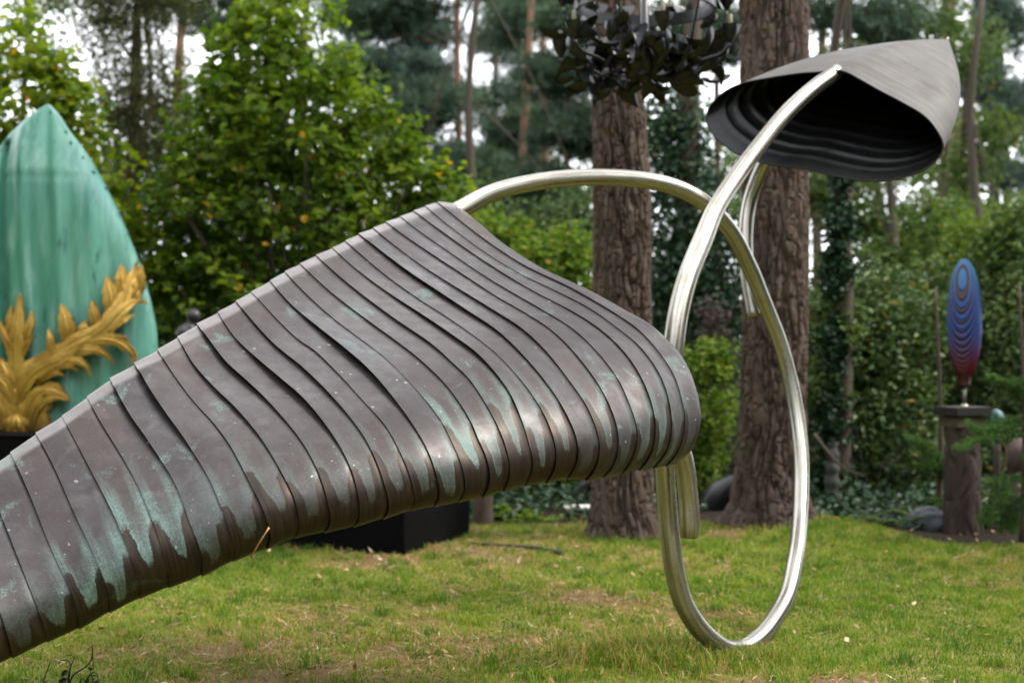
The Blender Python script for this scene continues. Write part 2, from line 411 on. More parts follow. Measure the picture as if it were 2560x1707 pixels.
M['hazel'] = leafmat('hazel leaves', (.036, .072, .008), (.088, .150, .012), (.20, .265, .022), (.42, .26, .02), .982, .5)
M['hazel_yellow'] = leafmat('yellowing hazel leaves', (.055, .105, .008), (.14, .20, .012), (.27, .29, .018), (.45, .22, .02), .965, .5)
M['olive'] = leafmat('olive brown foliage', (.048, .055, .022), (.080, .088, .032), (.12, .122, .04), (.12, .09, .03), .97, .25, .7)
M['pine'] = leafmat('pine needles', (.030, .058, .038), (.055, .092, .058), (.090, .135, .085), (.10, .075, .03), .975, .2, .6)
M['pine_blue'] = leafmat('blue green needles', (.038, .070, .058), (.066, .108, .092), (.105, .15, .13), (.09, .085, .05), .985, .2, .6)
M['ivy'] = leafmat('ivy leaves', (.008, .028, .010), (.016, .046, .017), (.034, .075, .026), (.06, .10, .03), .98, .15, .45, .3)
M['rhodo'] = leafmat('rhododendron leaves', (.028, .060, .018), (.072, .125, .034), (.16, .215, .065), (.30, .19, .03), .988, .25, .42, .35)
M['shrub'] = leafmat('fresh green leaves', (.05, .10, .012), (.11, .18, .02), (.21, .27, .035), (.32, .22, .03), .98, .45)
M['birch'] = leafmat('mid green leaves', (.038, .072, .022), (.075, .122, .034), (.135, .185, .05), (.22, .16, .03), .975, .35)
M['yew'] = leafmat('soft fir needles', (.030, .075, .020), (.055, .12, .028), (.10, .18, .04), (.14, .13, .04), .985, .3)
M['purple'] = leafmat('dusky purple leaves', (.05, .035, .04), (.09, .065, .075), (.14, .10, .11), (.18, .1, .1), .98, .25)
M['fern'] = leafmat('fern fronds', (.05, .10, .015), (.09, .155, .02), (.14, .20, .03), (.2, .15, .03), .97, .4)
M['grassm'] = leafmat('grass blades', (.055, .130, .011), (.155, .245, .020), (.33, .335, .06), (.50, .32, .14), .87, .35, .55, .3)
M['litter'] = leafmat('dry pine litter', (.13, .065, .03), (.24, .13, .06), (.38, .25, .13), (.5, .4, .25), .9, .1, .8, .2)

# ------------------------------------------------------------------ ground
def gz(x, y):
    """height of the lawn"""
    z = .08 * np.exp(-(((x - 2.35) / .6) ** 2 + ((y - 10.4) / .6) ** 2))
    z = z + .03 * np.exp(-(((x - .85) / .6) ** 2 + ((y - 10.4) / .5) ** 2))
    z = z + (fbm(x * .7 + 40, y * .7 + 40, 5, 3) - .5) * .05 * np.clip((y - 6.6) / 2, 0, 1)
    z = z - .10 * np.clip((y - 12) / 4, 0, 1)
    return z
def lawn_edge(x):
    return 10.75 + .5 * (vnoise(x * .8 + 7, x * 0 + .5, 3) - .5) - 1.0 * np.clip((x - 2.35) / .6, 0, 1) + .2 * np.exp(-((x - 2.0) / .5) ** 2)
def dryness(x, y):
    d = fbm(x * 1.1 + 11, y * 1.1 + 3, 21, 4)
    d = d + .28 * np.exp(-(((x - .42) / .30) ** 2 + ((y - 7.85) / .28) ** 2))
    d = d + .20 * np.exp(-(((x + .05) / .55) ** 2 + ((y - 9.2) / .5) ** 2))
    d = d + .15 * np.exp(-(((x + 1.3) / .35) ** 2 + ((y - 6.4) / .25) ** 2))
    d = d + .30 * np.exp(-(((x - 1.35) / .40) ** 2 + ((y - 5.75) / .16) ** 2))
    d = d + .35 * np.exp(-(((x - 1.55) / .35) ** 2 + ((y - 10.25) / .22) ** 2))
    return d
gx = np.concatenate([np.linspace(-160, -7, 26)[:-1], np.linspace(-7, 7, 281), np.linspace(7, 160, 26)[1:]])
gy = np.concatenate([np.linspace(-120, 3.5, 26)[:-1], np.linspace(3.5, 14, 221), np.linspace(14, 300, 40)[1:]])
X, Yg = np.meshgrid(gx, gy)
Z = gz(X, Yg); soil = np.clip((Yg - lawn_edge(X)) / .25 + .5, 0, 1) * (Yg > 5)
t = NT('lawn soil'); o = t.coord('Object'); dry = t.attr('dry'); so_ = t.attr('soil')
n = t.noise(o, 7, 6, .65); nf = t.noise(o, 60, 5, .7)
c = t.mix(t.rng(nf, .35, .65), (.12, .13, .02), (.23, .215, .045)); c = t.mix(t.rng(n, .45, .7, 0, .6), c, (.13, .15, .025))
dr = t.rng(t.math('ADD', dry, t.math('MULTIPLY', t.math('SUBTRACT', nf, .5), .5)), 0.605, .78)
c = t.mix(dr, c, t.mix(nf, (.10, .065, .033), (.26, .17, .09)))
c = t.mix(so_, c, t.mix(nf, (.010, .008, .005), (.032, .022, .014)))
t.set(color=c, rough=.95, spec=.15); t.bump(t.math('ADD', n, nf), .8, .03); M['ground'] = t.m
g = obj('ground', mesh('ground', np.stack([X, Yg, Z], -1).reshape(-1, 3), gridF(len(gy), len(gx)), M['ground'], True, None,
                       {'dry': dryness(X, Yg).ravel(), 'soil': soil.ravel()})); tag(g, kind='structure')

# grass blades
def blades(n, y0, y1, half, hmin, hmax, seed, far=False):
    r = np.random.default_rng(seed)
    y = np.sqrt(r.uniform(y0 ** 2, y1 ** 2, n)); x = r.uniform(-1, 1, n) * half * y
    return x, y, r
def grass_mesh(x, y, h, w, r, tint, lean=.8):
    n = len(x); z = gz(x, y) - .004
    a = r.uniform(0, 6.283, n); l = r.uniform(.15, lean, n) * h; b = r.uniform(0, 6.283, n)
    dx, dy = np.cos(a) * l, np.sin(a) * l; wx, wy = np.cos(b) * w, np.sin(b) * w
    p = np.stack([x, y, z], 1)
    def q(f, lf, s): return p + np.stack([dx * lf + wx * s, dy * lf + wy * s, h * f * np.sqrt(np.clip(1 - (lf * l / h) ** 2 * .6, .2, 1))], 1)
    V = np.stack([q(0, 0, -1), q(0, 0, 1), q(.6, .4, .8), q(.6, .4, -.8), q(1, 1, 0)], 1).reshape(-1, 3)
    k = np.arange(n)[:, None] * 5
    F = np.concatenate([k + [0, 1, 2], k + [0, 2, 3], k + [3, 2, 4]])
    return V, F, np.repeat(tint, 5)
x, y, r = blades(330000, 4.4, 12.2, .50, 0, 0, 3)
keep = (y < lawn_edge(x) + r.normal(0, .06, len(x))) & (r.random(len(x)) < np.clip(1.25 - (y - 5) * .08, .5, 1))
dn = dryness(x, y)
keep &= r.random(len(x)) > np.clip((dn - .62) * 6, 0, .8)
pl = np.abs(x + .25) < 0
x, y, dn = x[keep], y[keep], dn[keep]
cf1, cf2, ccid = worley(x * 7.5, y * 5.5, 0, 91); tall = np.clip(.45 * fbm(x * 1.6, y * 1.6, 60, 3) + .75 * ccid ** 2 * np.clip(1 - cf1 * 1.1, 0, 1), 0, 1.2)
ringd = np.hypot((x - 1.0) / .55, (y - 6.25) / .28); tr1 = np.hypot((x - 1.98) / .6, (y - 10.3) / .4); tr2 = np.hypot((x - .85) / .4, (y - 9.95) / .3)
h = (.012 + .046 * tall ** 1.4 * r.uniform(.5, 1.5, len(x))) + .05 * np.exp(-ringd ** 2) * r.uniform(.2, 1, len(x)) + .10 * np.exp(-np.hypot((x - .62) / .22, (y - 6.5) / .18) ** 2) * r.uniform(.3, 1, len(x)) + .05 * np.exp(-tr1 ** 2) * r.random(len(x)) + .05 * np.exp(-tr2 ** 2) * r.random(len(x))
h += np.where((r.random(len(x)) < .03), .03, 0)
tint = np.clip(.05 + .85 * fbm(x * 2.3 + 9, y * 2.3, 77, 4) + (ccid - .5) * .35 + (fbm(x * 9, y * 7, 33, 2) - .5) * .5 + r.normal(0, .15, len(x)) + (dn - .5) * .6 - tall * .15 + .12 * np.exp(-ringd ** 2), 0, .86)
tint = np.where(r.random(len(x)) < np.clip(.07 + (dn - .50) * 1.3, .05, .6), .93, tint)
nt_ = 7000; xt = np.concatenate([r.normal(1.0, .16, nt_ // 2), r.normal(.60, .13, nt_ // 2)]); yt = np.concatenate([r.normal(6.33, .10, nt_ // 2), r.normal(6.30, .13, nt_ // 2)])
x = np.concatenate([x, xt]); y = np.concatenate([y, yt]); h = np.concatenate([h, r.uniform(.02, .07, nt_ // 2), r.uniform(.04, .13, nt_ // 2)]); tint = np.concatenate([tint, np.where(r.random(nt_) < .3, .92, r.uniform(.0, .6, nt_))])
V, F, T = grass_mesh(x, y, h, r.uniform(.0013, .0028, len(x)) * (.75 + y * .05), r, tint)
tn = 1500; ty = np.sqrt(r.uniform(4.8 ** 2, 10.4 ** 2, tn)); tx = r.uniform(-.48, .48, tn) * ty; ok = ty < lawn_edge(tx) - .1; tx, ty = tx[ok], ty[ok]; tn = len(tx)
tk = np.repeat(np.arange(tn), 34); xt = tx[tk] + r.normal(0, .028, len(tk)); yt = ty[tk] + r.normal(0, .028, len(tk)); tb = r.uniform(.05, .75, tn)[tk]
V2, F2, T2 = grass_mesh(xt, yt, r.uniform(.6, 1.3, len(tk)) * r.uniform(.025, .065, tn)[tk], r.uniform(.0012, .0026, len(tk)) * (.75 + yt * .05), r, np.clip(tb + r.normal(0, .1, len(tk)), 0, .86))
V = np.vstack([V, V2]); F = np.vstack([F, F2 + len(V) - len(V2)]); T = np.concatenate([T, T2])
go = obj('grass', mesh('grass', V, F, M['grassm'], False, None, {'tint': T})); tag(go, kind='stuff')
# dry needles and fallen leaves
def flat_leaves(x, y, L, Wd, r, up=.3):
    n = len(x); a = r.uniform(0, 6.283, n); z = gz(x, y) + r.uniform(.006, .02, n)
    d = np.stack([np.cos(a), np.sin(a), r.normal(0, up, n)], 1); s = np.stack([-np.sin(a), np.cos(a), r.normal(0, up, n)], 1)
    p = np.stack([x, y, z], 1)
    V = np.stack([p - d * L[:, None], p + s * Wd[:, None], p + d * L[:, None], p - s * Wd[:, None]], 1).reshape(-1, 3)
    V[:, 2] = np.maximum(V[:, 2], gz(V[:, 0], V[:, 1]) + .003)
    return V, np.arange(n * 4).reshape(-1, 4)
x, y, r = blades(60000, 4.6, 10.8, .47, 0, 0, 5); k = (r.random(len(x)) < np.clip((dryness(x, y) - .44) * 3.6, .05, 1)) & (y < lawn_edge(x)); x, y = x[k], y[k]
V, F = flat_leaves(x, y, r.uniform(.012, .05, len(x)), r.uniform(.0012, .0035, len(x)), r)
tag(obj('pine_litter', mesh('pine_litter', V, F, M['litter'], False, None, {'tint': np.repeat(r.random(len(x)), 4)})), kind='stuff')
x, y, r = blades(420, 5.0, 10.6, .45, 0, 0, 6)
V, F = flat_leaves(x, y, r.uniform(.012, .026, len(x)), r.uniform(.007, .015, len(x)), r, .5); V[:, 2] += .012
tag(obj('fallen_leaves', mesh('fallen_leaves', V, F, M['litter'], False, None, {'tint': np.repeat(r.uniform(.3, 1, len(x)), 4)})), kind='stuff')

cn = 5200; cy = np.sqrt(r.uniform(4.8 ** 2, 10.4 ** 2, cn)); cx_ = r.uniform(-.48, .48, cn) * cy; kk = (fbm(cx_ * 2.6, cy * 2.6, 44, 3) > .56) & (cy < lawn_edge(cx_) - .1); cx_, cy = cx_[kk], cy[kk]
nn_ = r.normal(size=(len(cx_), 3)) * .35 + [0, 0, 1]; nn_ /= np.linalg.norm(nn_, axis=1, keepdims=True)
V, F, T = leaf_arrays(np.stack([cx_, cy, gz(cx_, cy) + r.uniform(.012, .035, len(cx_))], 1), nn_, r.uniform(.014, .03, len(cx_)), r.uniform(.012, .024, len(cx_)), r, np.clip(r.normal(.5, .25, len(cx_)), 0, .95))
tag(obj('clover', mesh('clover', V, F, M['shrub'], False, None, {'tint': T})), kind='stuff')

# ------------------------------------------------------------------ copper sculpture
SEAMS = {
 -1: [(-40,1180),(0,1281),(39,1379),(72,1464),(93,1518),(113,1580),(118,1603)],
 0: [(27,1132),(77,1243),(128,1371),(159,1437),(182,1491),(195,1545),(196,1571)],
 1: [(90,1084),(136,1170),(186,1282),(232,1379),(263,1456),(274,1510),(273,1530)],
 2: [(155,1040),(196,1117),(245,1210),(286,1289),(310,1348),(337,1421),(350,1470),(349,1495)],
 3: [(218,992),(245,1044),(308,1147),(346,1218),(387,1317),(414,1402),(423,1445),(421,1468)],
 4: [(276,948),(300,1000),(332,1054),(368,1103),(437,1208),(476,1309),(499,1367),(507,1406),(503,1439)],
 5: [(337,911),(369,973),(415,1041),(461,1100),(523,1197),(557,1278),(581,1348),(587,1380),(582,1402)],
 6: [(394,875),(429,930),(483,1003),(538,1063),(579,1120),(627,1212),(658,1274),(674,1332),(675,1352),(666,1371)],
 7: [(444,843),(483,913),(538,976),(592,1028),(654,1100),(708,1189),(736,1247),(747,1301),(746,1325),(737,1344)],
 8: [(493,812),(524,859),(565,913),(620,962),(674,1011),(751,1100),(794,1177),(817,1247),(826,1294),(823,1314),(811,1330)],
 9: [(545,781),(579,837),(633,894),(701,957),(769,1017),(838,1100),(879,1177),(898,1255),(899,1285),(895,1303),(884,1316)],
 10: [(590,754),(633,807),(688,867),(756,924),(824,990),(878,1050),(914,1100),(947,1170),(970,1247),(971,1268),(967,1284),(957,1296)],
 11: [(628,730),(647,750),(694,801),(749,853),(783,875),(850,940),(907,1002),(960,1060),(985,1100),(1020,1177),(1036,1239),(1036,1256),(1028,1276)],
 12: [(675,702),(722,758),(803,831),(865,885),(927,940),(1003,1025),(1055,1100),(1082,1158),(1098,1228),(1097,1246),(1086,1266)],
 13: [(712,679),(749,720),(831,796),(885,837),(965,898),(1041,975),(1099,1047),(1127,1100),(1152,1158),(1162,1210),(1160,1234),(1147,1255)],
 14: [(750,660),(803,711),(858,757),(940,818),(994,857),(1054,904),(1118,967),(1175,1051),(1196,1100),(1216,1146),(1224,1190),(1220,1218),(1205,1243)],
 15: [(790,639),(844,689),(912,745),(994,806),(1080,864),(1130,908),(1175,952),(1233,1044),(1258,1100),(1273,1158),(1273,1192),(1258,1228)],
 16: [(831,620),(885,669),(965,730),(1048,786),(1130,843),(1198,893),(1271,979),(1307,1059),(1322,1110),(1332,1150),(1330,1180),(1313,1214)],
 17: [(863,603),(912,646),(967,692),(1048,750),(1130,803),(1228,875),(1283,930),(1329,987),(1367,1052),(1386,1107),(1390,1142),(1386,1172),(1366,1207)],
 18: [(897,586),(953,632),(1021,685),(1103,740),(1165,780),(1242,829),(1296,878),(1356,946),(1405,1017),(1438,1088),(1445,1131),(1440,1160),(1418,1197)],
 19: [(933,571),(967,600),(1048,662),(1130,716),(1232,780),(1304,826),(1364,881),(1419,949),(1468,1020),(1495,1093),(1498,1129),(1489,1169),(1465,1201)],
 20: [(965,556),(1008,588),(1076,634),(1157,687),(1239,741),(1307,780),(1378,826),(1432,878),(1487,949),(1522,1011),(1544,1080),(1544,1129),(1532,1165),(1508,1193)],
 21: [(1001,542),(1048,579),(1130,636),(1212,692),(1280,733),(1361,780),(1432,824),(1487,875),(1541,943),(1568,998),(1590,1063),(1592,1107),(1580,1148),(1556,1184)],
 22: [(1034,528),(1076,559),(1130,598),(1185,637),(1280,698),(1350,738),(1432,780),(1500,824),(1555,875),(1596,932),(1623,992),(1637,1052),(1635,1107),(1621,1147),(1598,1175)],
 23: [(1063,516),(1103,550),(1185,613),(1271,669),(1309,690),(1424,745),(1487,780),(1547,824),(1596,864),(1645,930),(1669,992),(1679,1052),(1674,1106),(1656,1145),(1634,1169)],
 24: [(1093,506),(1130,536),(1185,580),(1239,619),(1309,664),(1424,720),(1528,780),(1596,826),(1650,886),(1686,943),(1705,1006),(1711,1052),(1704,1104),(1686,1142),(1664,1164)],
 25: [(1135,508),(1191,550),(1248,600),(1348,665),(1481,728),(1574,780),(1623,807),(1664,843),(1705,889),(1732,943),(1748,998),(1754,1039),(1748,1085),(1728,1128),(1693,1158)],
}
NR = 44
tv = 1 - (1 - np.linspace(0, 1, NR)) ** 1.15
tv = np.concatenate([np.linspace(0, .055, 6)[:-1], .055 + .945 * (1 - (1 - np.linspace(0, 1, NR - 5)) ** 1.2)])
ks = sorted(SEAMS)
curves = {}
for k in ks:
    d = spline(SEAMS[k], 400); curves[k] = np.stack([np.interp(tv, np.linspace(0, 1, 400), d[:, a]) for a in (0, 1)], 1)
stp = np.array([-64.0, 49.0]); sbt = np.array([-88.0, 40.0])
for k in range(-2, -10, -1):
    q = -1 - k
    curves[k] = curves[-1] + q * (stp * (1 - tv[:, None]) + sbt * tv[:, None])
ks = sorted(curves)
def depth_top(k): return float(np.interp(k, [-9, -1, 0, 6, 12, 18, 25], [4.05, 4.58, 4.64, 5.06, 5.58, 6.17, 6.95]))
def depth_lip(k): return float(np.interp(k, [-9, -1, 0, 6, 12, 18, 22, 25], [3.86, 4.32, 4.36, 4.48, 4.72, 5.06, 5.34, 5.60]))
RIB, DIST, TOPD = [], [], []
for k in ks:
    c = curves[k]; yt, yl = depth_top(k), depth_lip(k)
    seg = np.concatenate([[0], np.cumsum(np.linalg.norm(np.diff(c, axis=0), axis=1))])
    ym = yl + (yt - yl) * (1 - seg / seg[-1])
    d = (seg[-1] - seg) * ym / FPX                       # metres to the bottom of the lip
    Rl = .115; D = d[0]; Yv = np.empty(NR)
    lo = d < Rl
    th = np.arccos(np.clip(1 - d / Rl, -1, 1))
    Yv[lo] = yl + Rl * .8 * (1 - np.sin(th[lo]))
    tt = np.clip((d[~lo] - Rl) / (D - Rl), 0, 1)
    Yv[~lo] = yl + (yt - yl) * (.30 * tt ** 1.2 + .70 * (tt * tt * (3 - 2 * tt)))
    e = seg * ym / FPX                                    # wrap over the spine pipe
    rp = .05
    fe = .036; Yv += .075 * np.clip(1 - e / fe, 0, 1)
    pts = np.array([P(a, b, yy) for (a, b), yy in zip(c, Yv)])
    back = np.array([pts[0] + [0, .035, -.006], pts[0] + [0, .07, -.045], pts[0] + [0.0, .075, -.10]])[::-1]
    und = np.array([pts[-1] + [-.01, .06, .012], pts[-1] + [-.03, .14, .045], pts[-1] + [-.06, .2, .11], pts[-1] + [-.10, .22, .18]])
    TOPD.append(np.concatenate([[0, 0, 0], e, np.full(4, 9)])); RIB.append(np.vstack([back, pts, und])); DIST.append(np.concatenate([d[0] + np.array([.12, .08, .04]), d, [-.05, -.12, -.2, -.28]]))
TOPD = np.array(TOPD); RIB = np.array(RIB); DIST = np.array(DIST); NV = RIB.shape[1]
def surf(u):
    """smooth surface rows at fractional seam index u"""
    a = np.clip(u - ks[0], 0, len(ks) - 1.0001); i = int(a); f = a - i
    g0 = [max(i - 1, 0), i, i + 1, min(i + 2, len(ks) - 1)]
    w = [-.5 * f + f * f - .5 * f**3, 1 - 2.5 * f * f + 1.5 * f**3, .5 * f + 2 * f * f - 1.5 * f**3, -.5 * f * f + .5 * f**3]
    return sum(RIB[q] * ww for q, ww in zip(g0, w)), DIST[i] * (1 - f) + DIST[i + 1] * f
nrm_cache = {}
def surfn(u):
    p, d = surf(u); a, _ = surf(u - .25); b, _ = surf(u + .25)
    n = np.cross(np.gradient(p, axis=0), b - a); n /= np.linalg.norm(n, axis=1, keepdims=True) + 1e-9
    n[n[:, 1] > .55] *= 1
    return p, d, n
cop = thing('copper_sculpture', 'large sculpture of overlapping brown copper strips streaked with green, on a looping steel pipe', 'sculpture', (float(P(1850, 1632, 6.4)[0]), 6.4, 0))
base = np.array(cop.location)
# make the normals point at the camera side on the strip fronts
p0, d0, n0 = surfn(10); SGN = -1 if n0[NV // 2][1] > 0 else 1
vn = np.linspace(0, 1, NV)
for q, k in enumerate(ks[:-1]):
    rr = np.random.default_rng(100 + k)
    hh = .0018 + .0020 * rr.random() + ((.026 if 4 <= k <= 14 else .011) * rr.random() ** 1.3 * np.exp(-((vn - rr.uniform(.25, .45)) / .16) ** 2)) * (1 if k < 22 else .3)
    ext = 0 if k == ks[-2] else .42
    us = [0, .0, .25, .5, .75, 1 + ext]; cols, uvs = [], []
    for j, du in enumerate(us):
        p, d, n = surfn(k + du); n = n * SGN
        off = hh * (1 - min(du, 1)) - .0018 * du
        if j == 0: off = hh - .0030
        cols.append(p + n * off[:, None] if isinstance(off, np.ndarray) else p + n * off)
        uvs.append(np.stack([np.full(NV, k + 20 + np.clip(du, .001, .995) - 20), d], 1))
    # inner face closes the sheet
    p, d, n = surfn(k + us[-1]); cols.append(p - n * SGN * .0065); uvs.append(np.stack([np.full(NV, k + .99), d], 1))
    V = np.stack(cols, 1).reshape(-1, 3) - base; UV = np.stack(uvs, 1).reshape(-1, 2)
    nc = len(cols)
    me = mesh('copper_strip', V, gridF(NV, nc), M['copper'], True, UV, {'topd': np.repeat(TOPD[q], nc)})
    o = obj('copper_strip', me, cop)
    # crisp seam edge
    sh = np.zeros(len(me.edges), bool); ev = np.empty(len(me.edges) * 2, np.int32); me.edges.foreach_get('vertices', ev); ev = ev.reshape(-1, 2)
    sh = ((ev[:, 0] % nc) == 1) & ((ev[:, 1] % nc) == 1)
    at = me.attributes.new('sharp_edge', 'BOOLEAN', 'EDGE'); at.data.foreach_set('value', sh)

def px_path(lst, n): return spline([[*P(a, b, yy), r] for a, b, yy, r in lst], n)
rp = .0445
sst = surf(24.5)[0][3] + np.array([0, .0, -.05]); sst2 = surf(25)[0][3] + np.array([0, .0, -.047])
def topx(p): return (CX + p[0] * FPX / p[1], CY - (p[2] - CAMZ) * FPX / p[1], p[1])
loop = px_path([(*topx(sst), .038),(*topx(sst2), rp),(1233,482,7.15,0.0435),(1347,455,7.25,0.0435),(1462,444,7.25,0.0435),(1577,447,7.25,0.0435),(1673,464,7.3,0.0435),(1750,500,7.35,0.0435),(1821,570,7.45,0.0435),
    (1874,669,7.55,0.0435),(1909,753,7.6,0.0405),(1947,849,7.65,0.0405),(1974,944,7.65,0.0405),(1993,1040,7.6,0.0405),(2003,1136,7.5,0.0405),(2004,1197,7.42,0.0405),(2000,1294,7.25,0.0405),(1990,1390,7.0,0.0405),(1969,1487,6.8,0.0405),
    (1938,1545,6.65,0.0405),(1900,1593,6.52,0.0445),(1857,1622,6.44,0.0445),(1815,1622,6.36,0.0445),(1772,1594,6.3,0.0445),(1737,1555,6.27,0.0445),(1706,1500,6.25,0.0445),(1687,1429,6.24,0.0445),(1676,1352,6.24,0.0445),(1668,1274,6.24,0.0445),(1662,1180,6.22,0.0445),(1660,1080,6.2,0.0475),(1666,960,6.2,0.0475),
    (1683,868,6.22,0.0475),(1694,791,6.26,0.0475),(1718,696,6.35,0.0475),(1757,600,6.5,0.0475),(1786,530,6.62,0.0435),(1832,455,6.8,0.0435),(1890,375,7.0,0.041),(1966,283,7.2,0.041),(2043,214,7.38,0.041),(2094,180,7.48,0.041)], 420)
V, F, uv = tube(loop[:, :3], loop[:, 3], 28); obj('loop_pipe', mesh('loop_pipe', V - base, F, M['steel'], True, uv), cop)
stay = px_path([(1948,345,7.75,.04),(1905,420,7.8,.04),(1875,500,7.82,.04),(1864,580,7.78,.04),(1868,680,7.72,.04),(1884,790,7.66,.036)], 60)
V, F, uv = tube(stay[:, :3], stay[:, 3], 22); obj('stay_pipe', mesh('stay_pipe', V - base, F, M['steel'], True, uv), cop)
stub = px_path([(1640,1010,5.95,.044),(1682,1080,6.02,.044),(1708,1150,6.06,.044),(1720,1240,6.08,.044),(1724,1325,6.08,.044),(1724,1343,6.08,.038)], 60)
V, F, uv = tube(stub[:, :3], stub[:, 3], 24); obj('stub_pipe', mesh('stub_pipe', V - base, F, M['steel'], True, uv), cop)
# spine pipe under the wrapped edge, run down to the ground outside the frame
sp = [surf(u)[0][3] + [0, .015, -.055] for u in np.linspace(24.9, ks[0], 40)]
e = sp[-1]; sp += [e + [-.25, -.1, -.10], e + [-.5, -.2, -.27], [e[0] - .7, e[1] - .28, .1], [e[0] - .78, e[1] - .31, -.06]]
V, F, uv = tube(spline(sp, 120), .036, 16); obj('spine_pipe', mesh('spine_pipe', V - base, F, M['steel'], True, uv), cop)

# hood
rim_px = [(2092,176,7.42),(2048,181,7.46),(2004,184,7.5),(1928,195,7.56),(1851,211,7.62),(1805,235,7.65),(1776,265,7.66),(1766,297,7.66),(1779,332,7.64),(1807,361,7.62),(1851,389,7.58),(1928,412,7.5),(2004,421,7.42),(2081,439,7.35),(2157,452,7.28),(2234,449,7.24),(2308,426,7.22),(2345,397,7.22),(2358,366,7.22),(2341,325,7.24),(2311,291,7.27),(2253,256,7.31),(2196,226,7.35),(2150,200,7.38),(2116,182,7.405)]
rim = spline([P(*q) for q in rim_px + rim_px[:1]], 140)
tip = P(2371, 99, 8.05); cen = rim.mean(0)
NT_ = 120; tt = np.linspace(0, 1, NT_)
rows = []
up = np.array([.10, 0, 1.0])
for t_ in tt:
    b = math.sin(math.pi * min(t_, 1)) ** 1.0
    pnt = rim * (1 - t_) + tip * t_
    rad = rim - cen; rad[:, 1] *= .2
    pnt = pnt + rad * (.17 * b * (1 - t_ * .35)) + np.array([.012, .05, .030]) * b
    rows.append(pnt)
H = np.array(rows)                                        # (t, s, 3)
ss = np.linspace(0, 1, H.shape[1]); uv = np.stack(np.meshgrid(ss * 4, tt * 1.1), -1).reshape(-1, 2)
gn = np.cross(np.gradient(H, axis=1), np.gradient(H, axis=0)); gn /= np.linalg.norm(gn, axis=-1, keepdims=True) + 1e-9
if np.mean(np.sum(gn * (H - cen), -1)) < 0: gn = -gn
nS = H.shape[1]
obj('hood_shell', mesh('hood_shell', H.reshape(-1, 3) - base, gridF(NT_, nS), M['hood'], True, uv), cop)
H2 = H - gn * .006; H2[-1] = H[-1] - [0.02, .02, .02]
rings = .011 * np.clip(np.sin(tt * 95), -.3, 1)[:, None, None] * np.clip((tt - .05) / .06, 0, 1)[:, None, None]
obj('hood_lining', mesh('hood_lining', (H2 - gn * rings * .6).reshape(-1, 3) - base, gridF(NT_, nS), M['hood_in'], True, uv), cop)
V, F, uv = tube(np.vstack([rim - [0, .002, 0]]), .0048, 6, True); obj('hood_rim', mesh('hood_rim', V - base, F, M['hood_in'], True, uv), cop)
V, F, uv = tube(spline([tip + [-.03, 0, -.045], tip + [-.01, 0, -.01], tip + [0, 0, .012]], 8), np.linspace(.022, .004, 8), 8); obj('hood_finial', mesh('hood_finial', V - base, F, M['steel'], True, uv), cop)

# ------------------------------------------------------------------ foliage builders
def clump_points(r, blobs, nclump, per, spread, shell=.6):
    """blobs: (centre, radii); returns leaf positions, outward vectors, clump id"""
    w = np.array([np.prod(b[1]) ** (2 / 3) for b in blobs]); w /= w.sum()
    bi = r.choice(len(blobs), nclump, p=w)
    c = np.array([blobs[i][0] for i in bi]); rad = np.array([blobs[i][1] for i in bi])
    d = rand_dirs(r, nclump); q = (shell + (1 - shell) * r.random(nclump)) ** .8 * np.where(r.random(nclump) < .22, r.random(nclump), 1)
    cc = c + d * rad * q[:, None]
    n = r.poisson(per, nclump); ci = np.repeat(np.arange(nclump), n)
    pos = cc[ci] + r.normal(size=(len(ci), 3)) * spread * np.array([1, 1, .75])
    return pos, d[ci], ci, cc
def leafy(name, label, cat, loc, blobs, mat, nclump, per, spread, L, Wd, seed, stems=6, stem_r=.03, trunk=None, group=None, up=1.0, barkm='twig', shell=.6):
    r = np.random.default_rng(seed); loc = np.array(loc, float)
    root = thing(name, label, cat, loc, group)
    pos, out, ci, cc = clump_points(r, blobs, nclump, per, spread, shell)
    nor = r.normal(size=pos.shape) * .55 + out * .45 + np.array([0, 0, up]); nor /= np.linalg.norm(nor, axis=1, keepdims=True)
    ct = r.normal(0, .16, nclump)
    tint = np.clip(.45 + ct[ci] + r.normal(0, .2, len(pos)), 0, .955); odd = r.random(len(pos)) < .012; tint[odd] = .995
    V, F, T = leaf_arrays(pos, nor, L * r.uniform(.6, 1.25, len(pos)), Wd * r.uniform(.6, 1.2, len(pos)), r, tint)
    obj('crown', mesh('crown', V, F, mat, False, None, {'tint': T}), root)
    mb = MB()
    if trunk: mb.add(*tube(spline(trunk[0], 16), np.linspace(trunk[1], trunk[2], 16), 10))
    ids = r.choice(nclump, min(stems, nclump), replace=False)
    for i in ids:
        e = cc[i]; b = np.array([r.normal(0, .12), r.normal(0, .12), -.05]) if not trunk else np.array(trunk[0][r.integers(1, len(trunk[0]))], float)
        mid = b * .5 + e * .5 + np.array([0, 0, .12 * np.linalg.norm(e - b)]) * (1 if not trunk else .4) + r.normal(0, .05, 3)
        mb.add(*tube(spline([b, mid, e], 8), np.linspace(stem_r, stem_r * .3, 8), 5))
    if mb.n: mb.build('trunk' if trunk else 'branches', M[barkm], root, True)
    return root

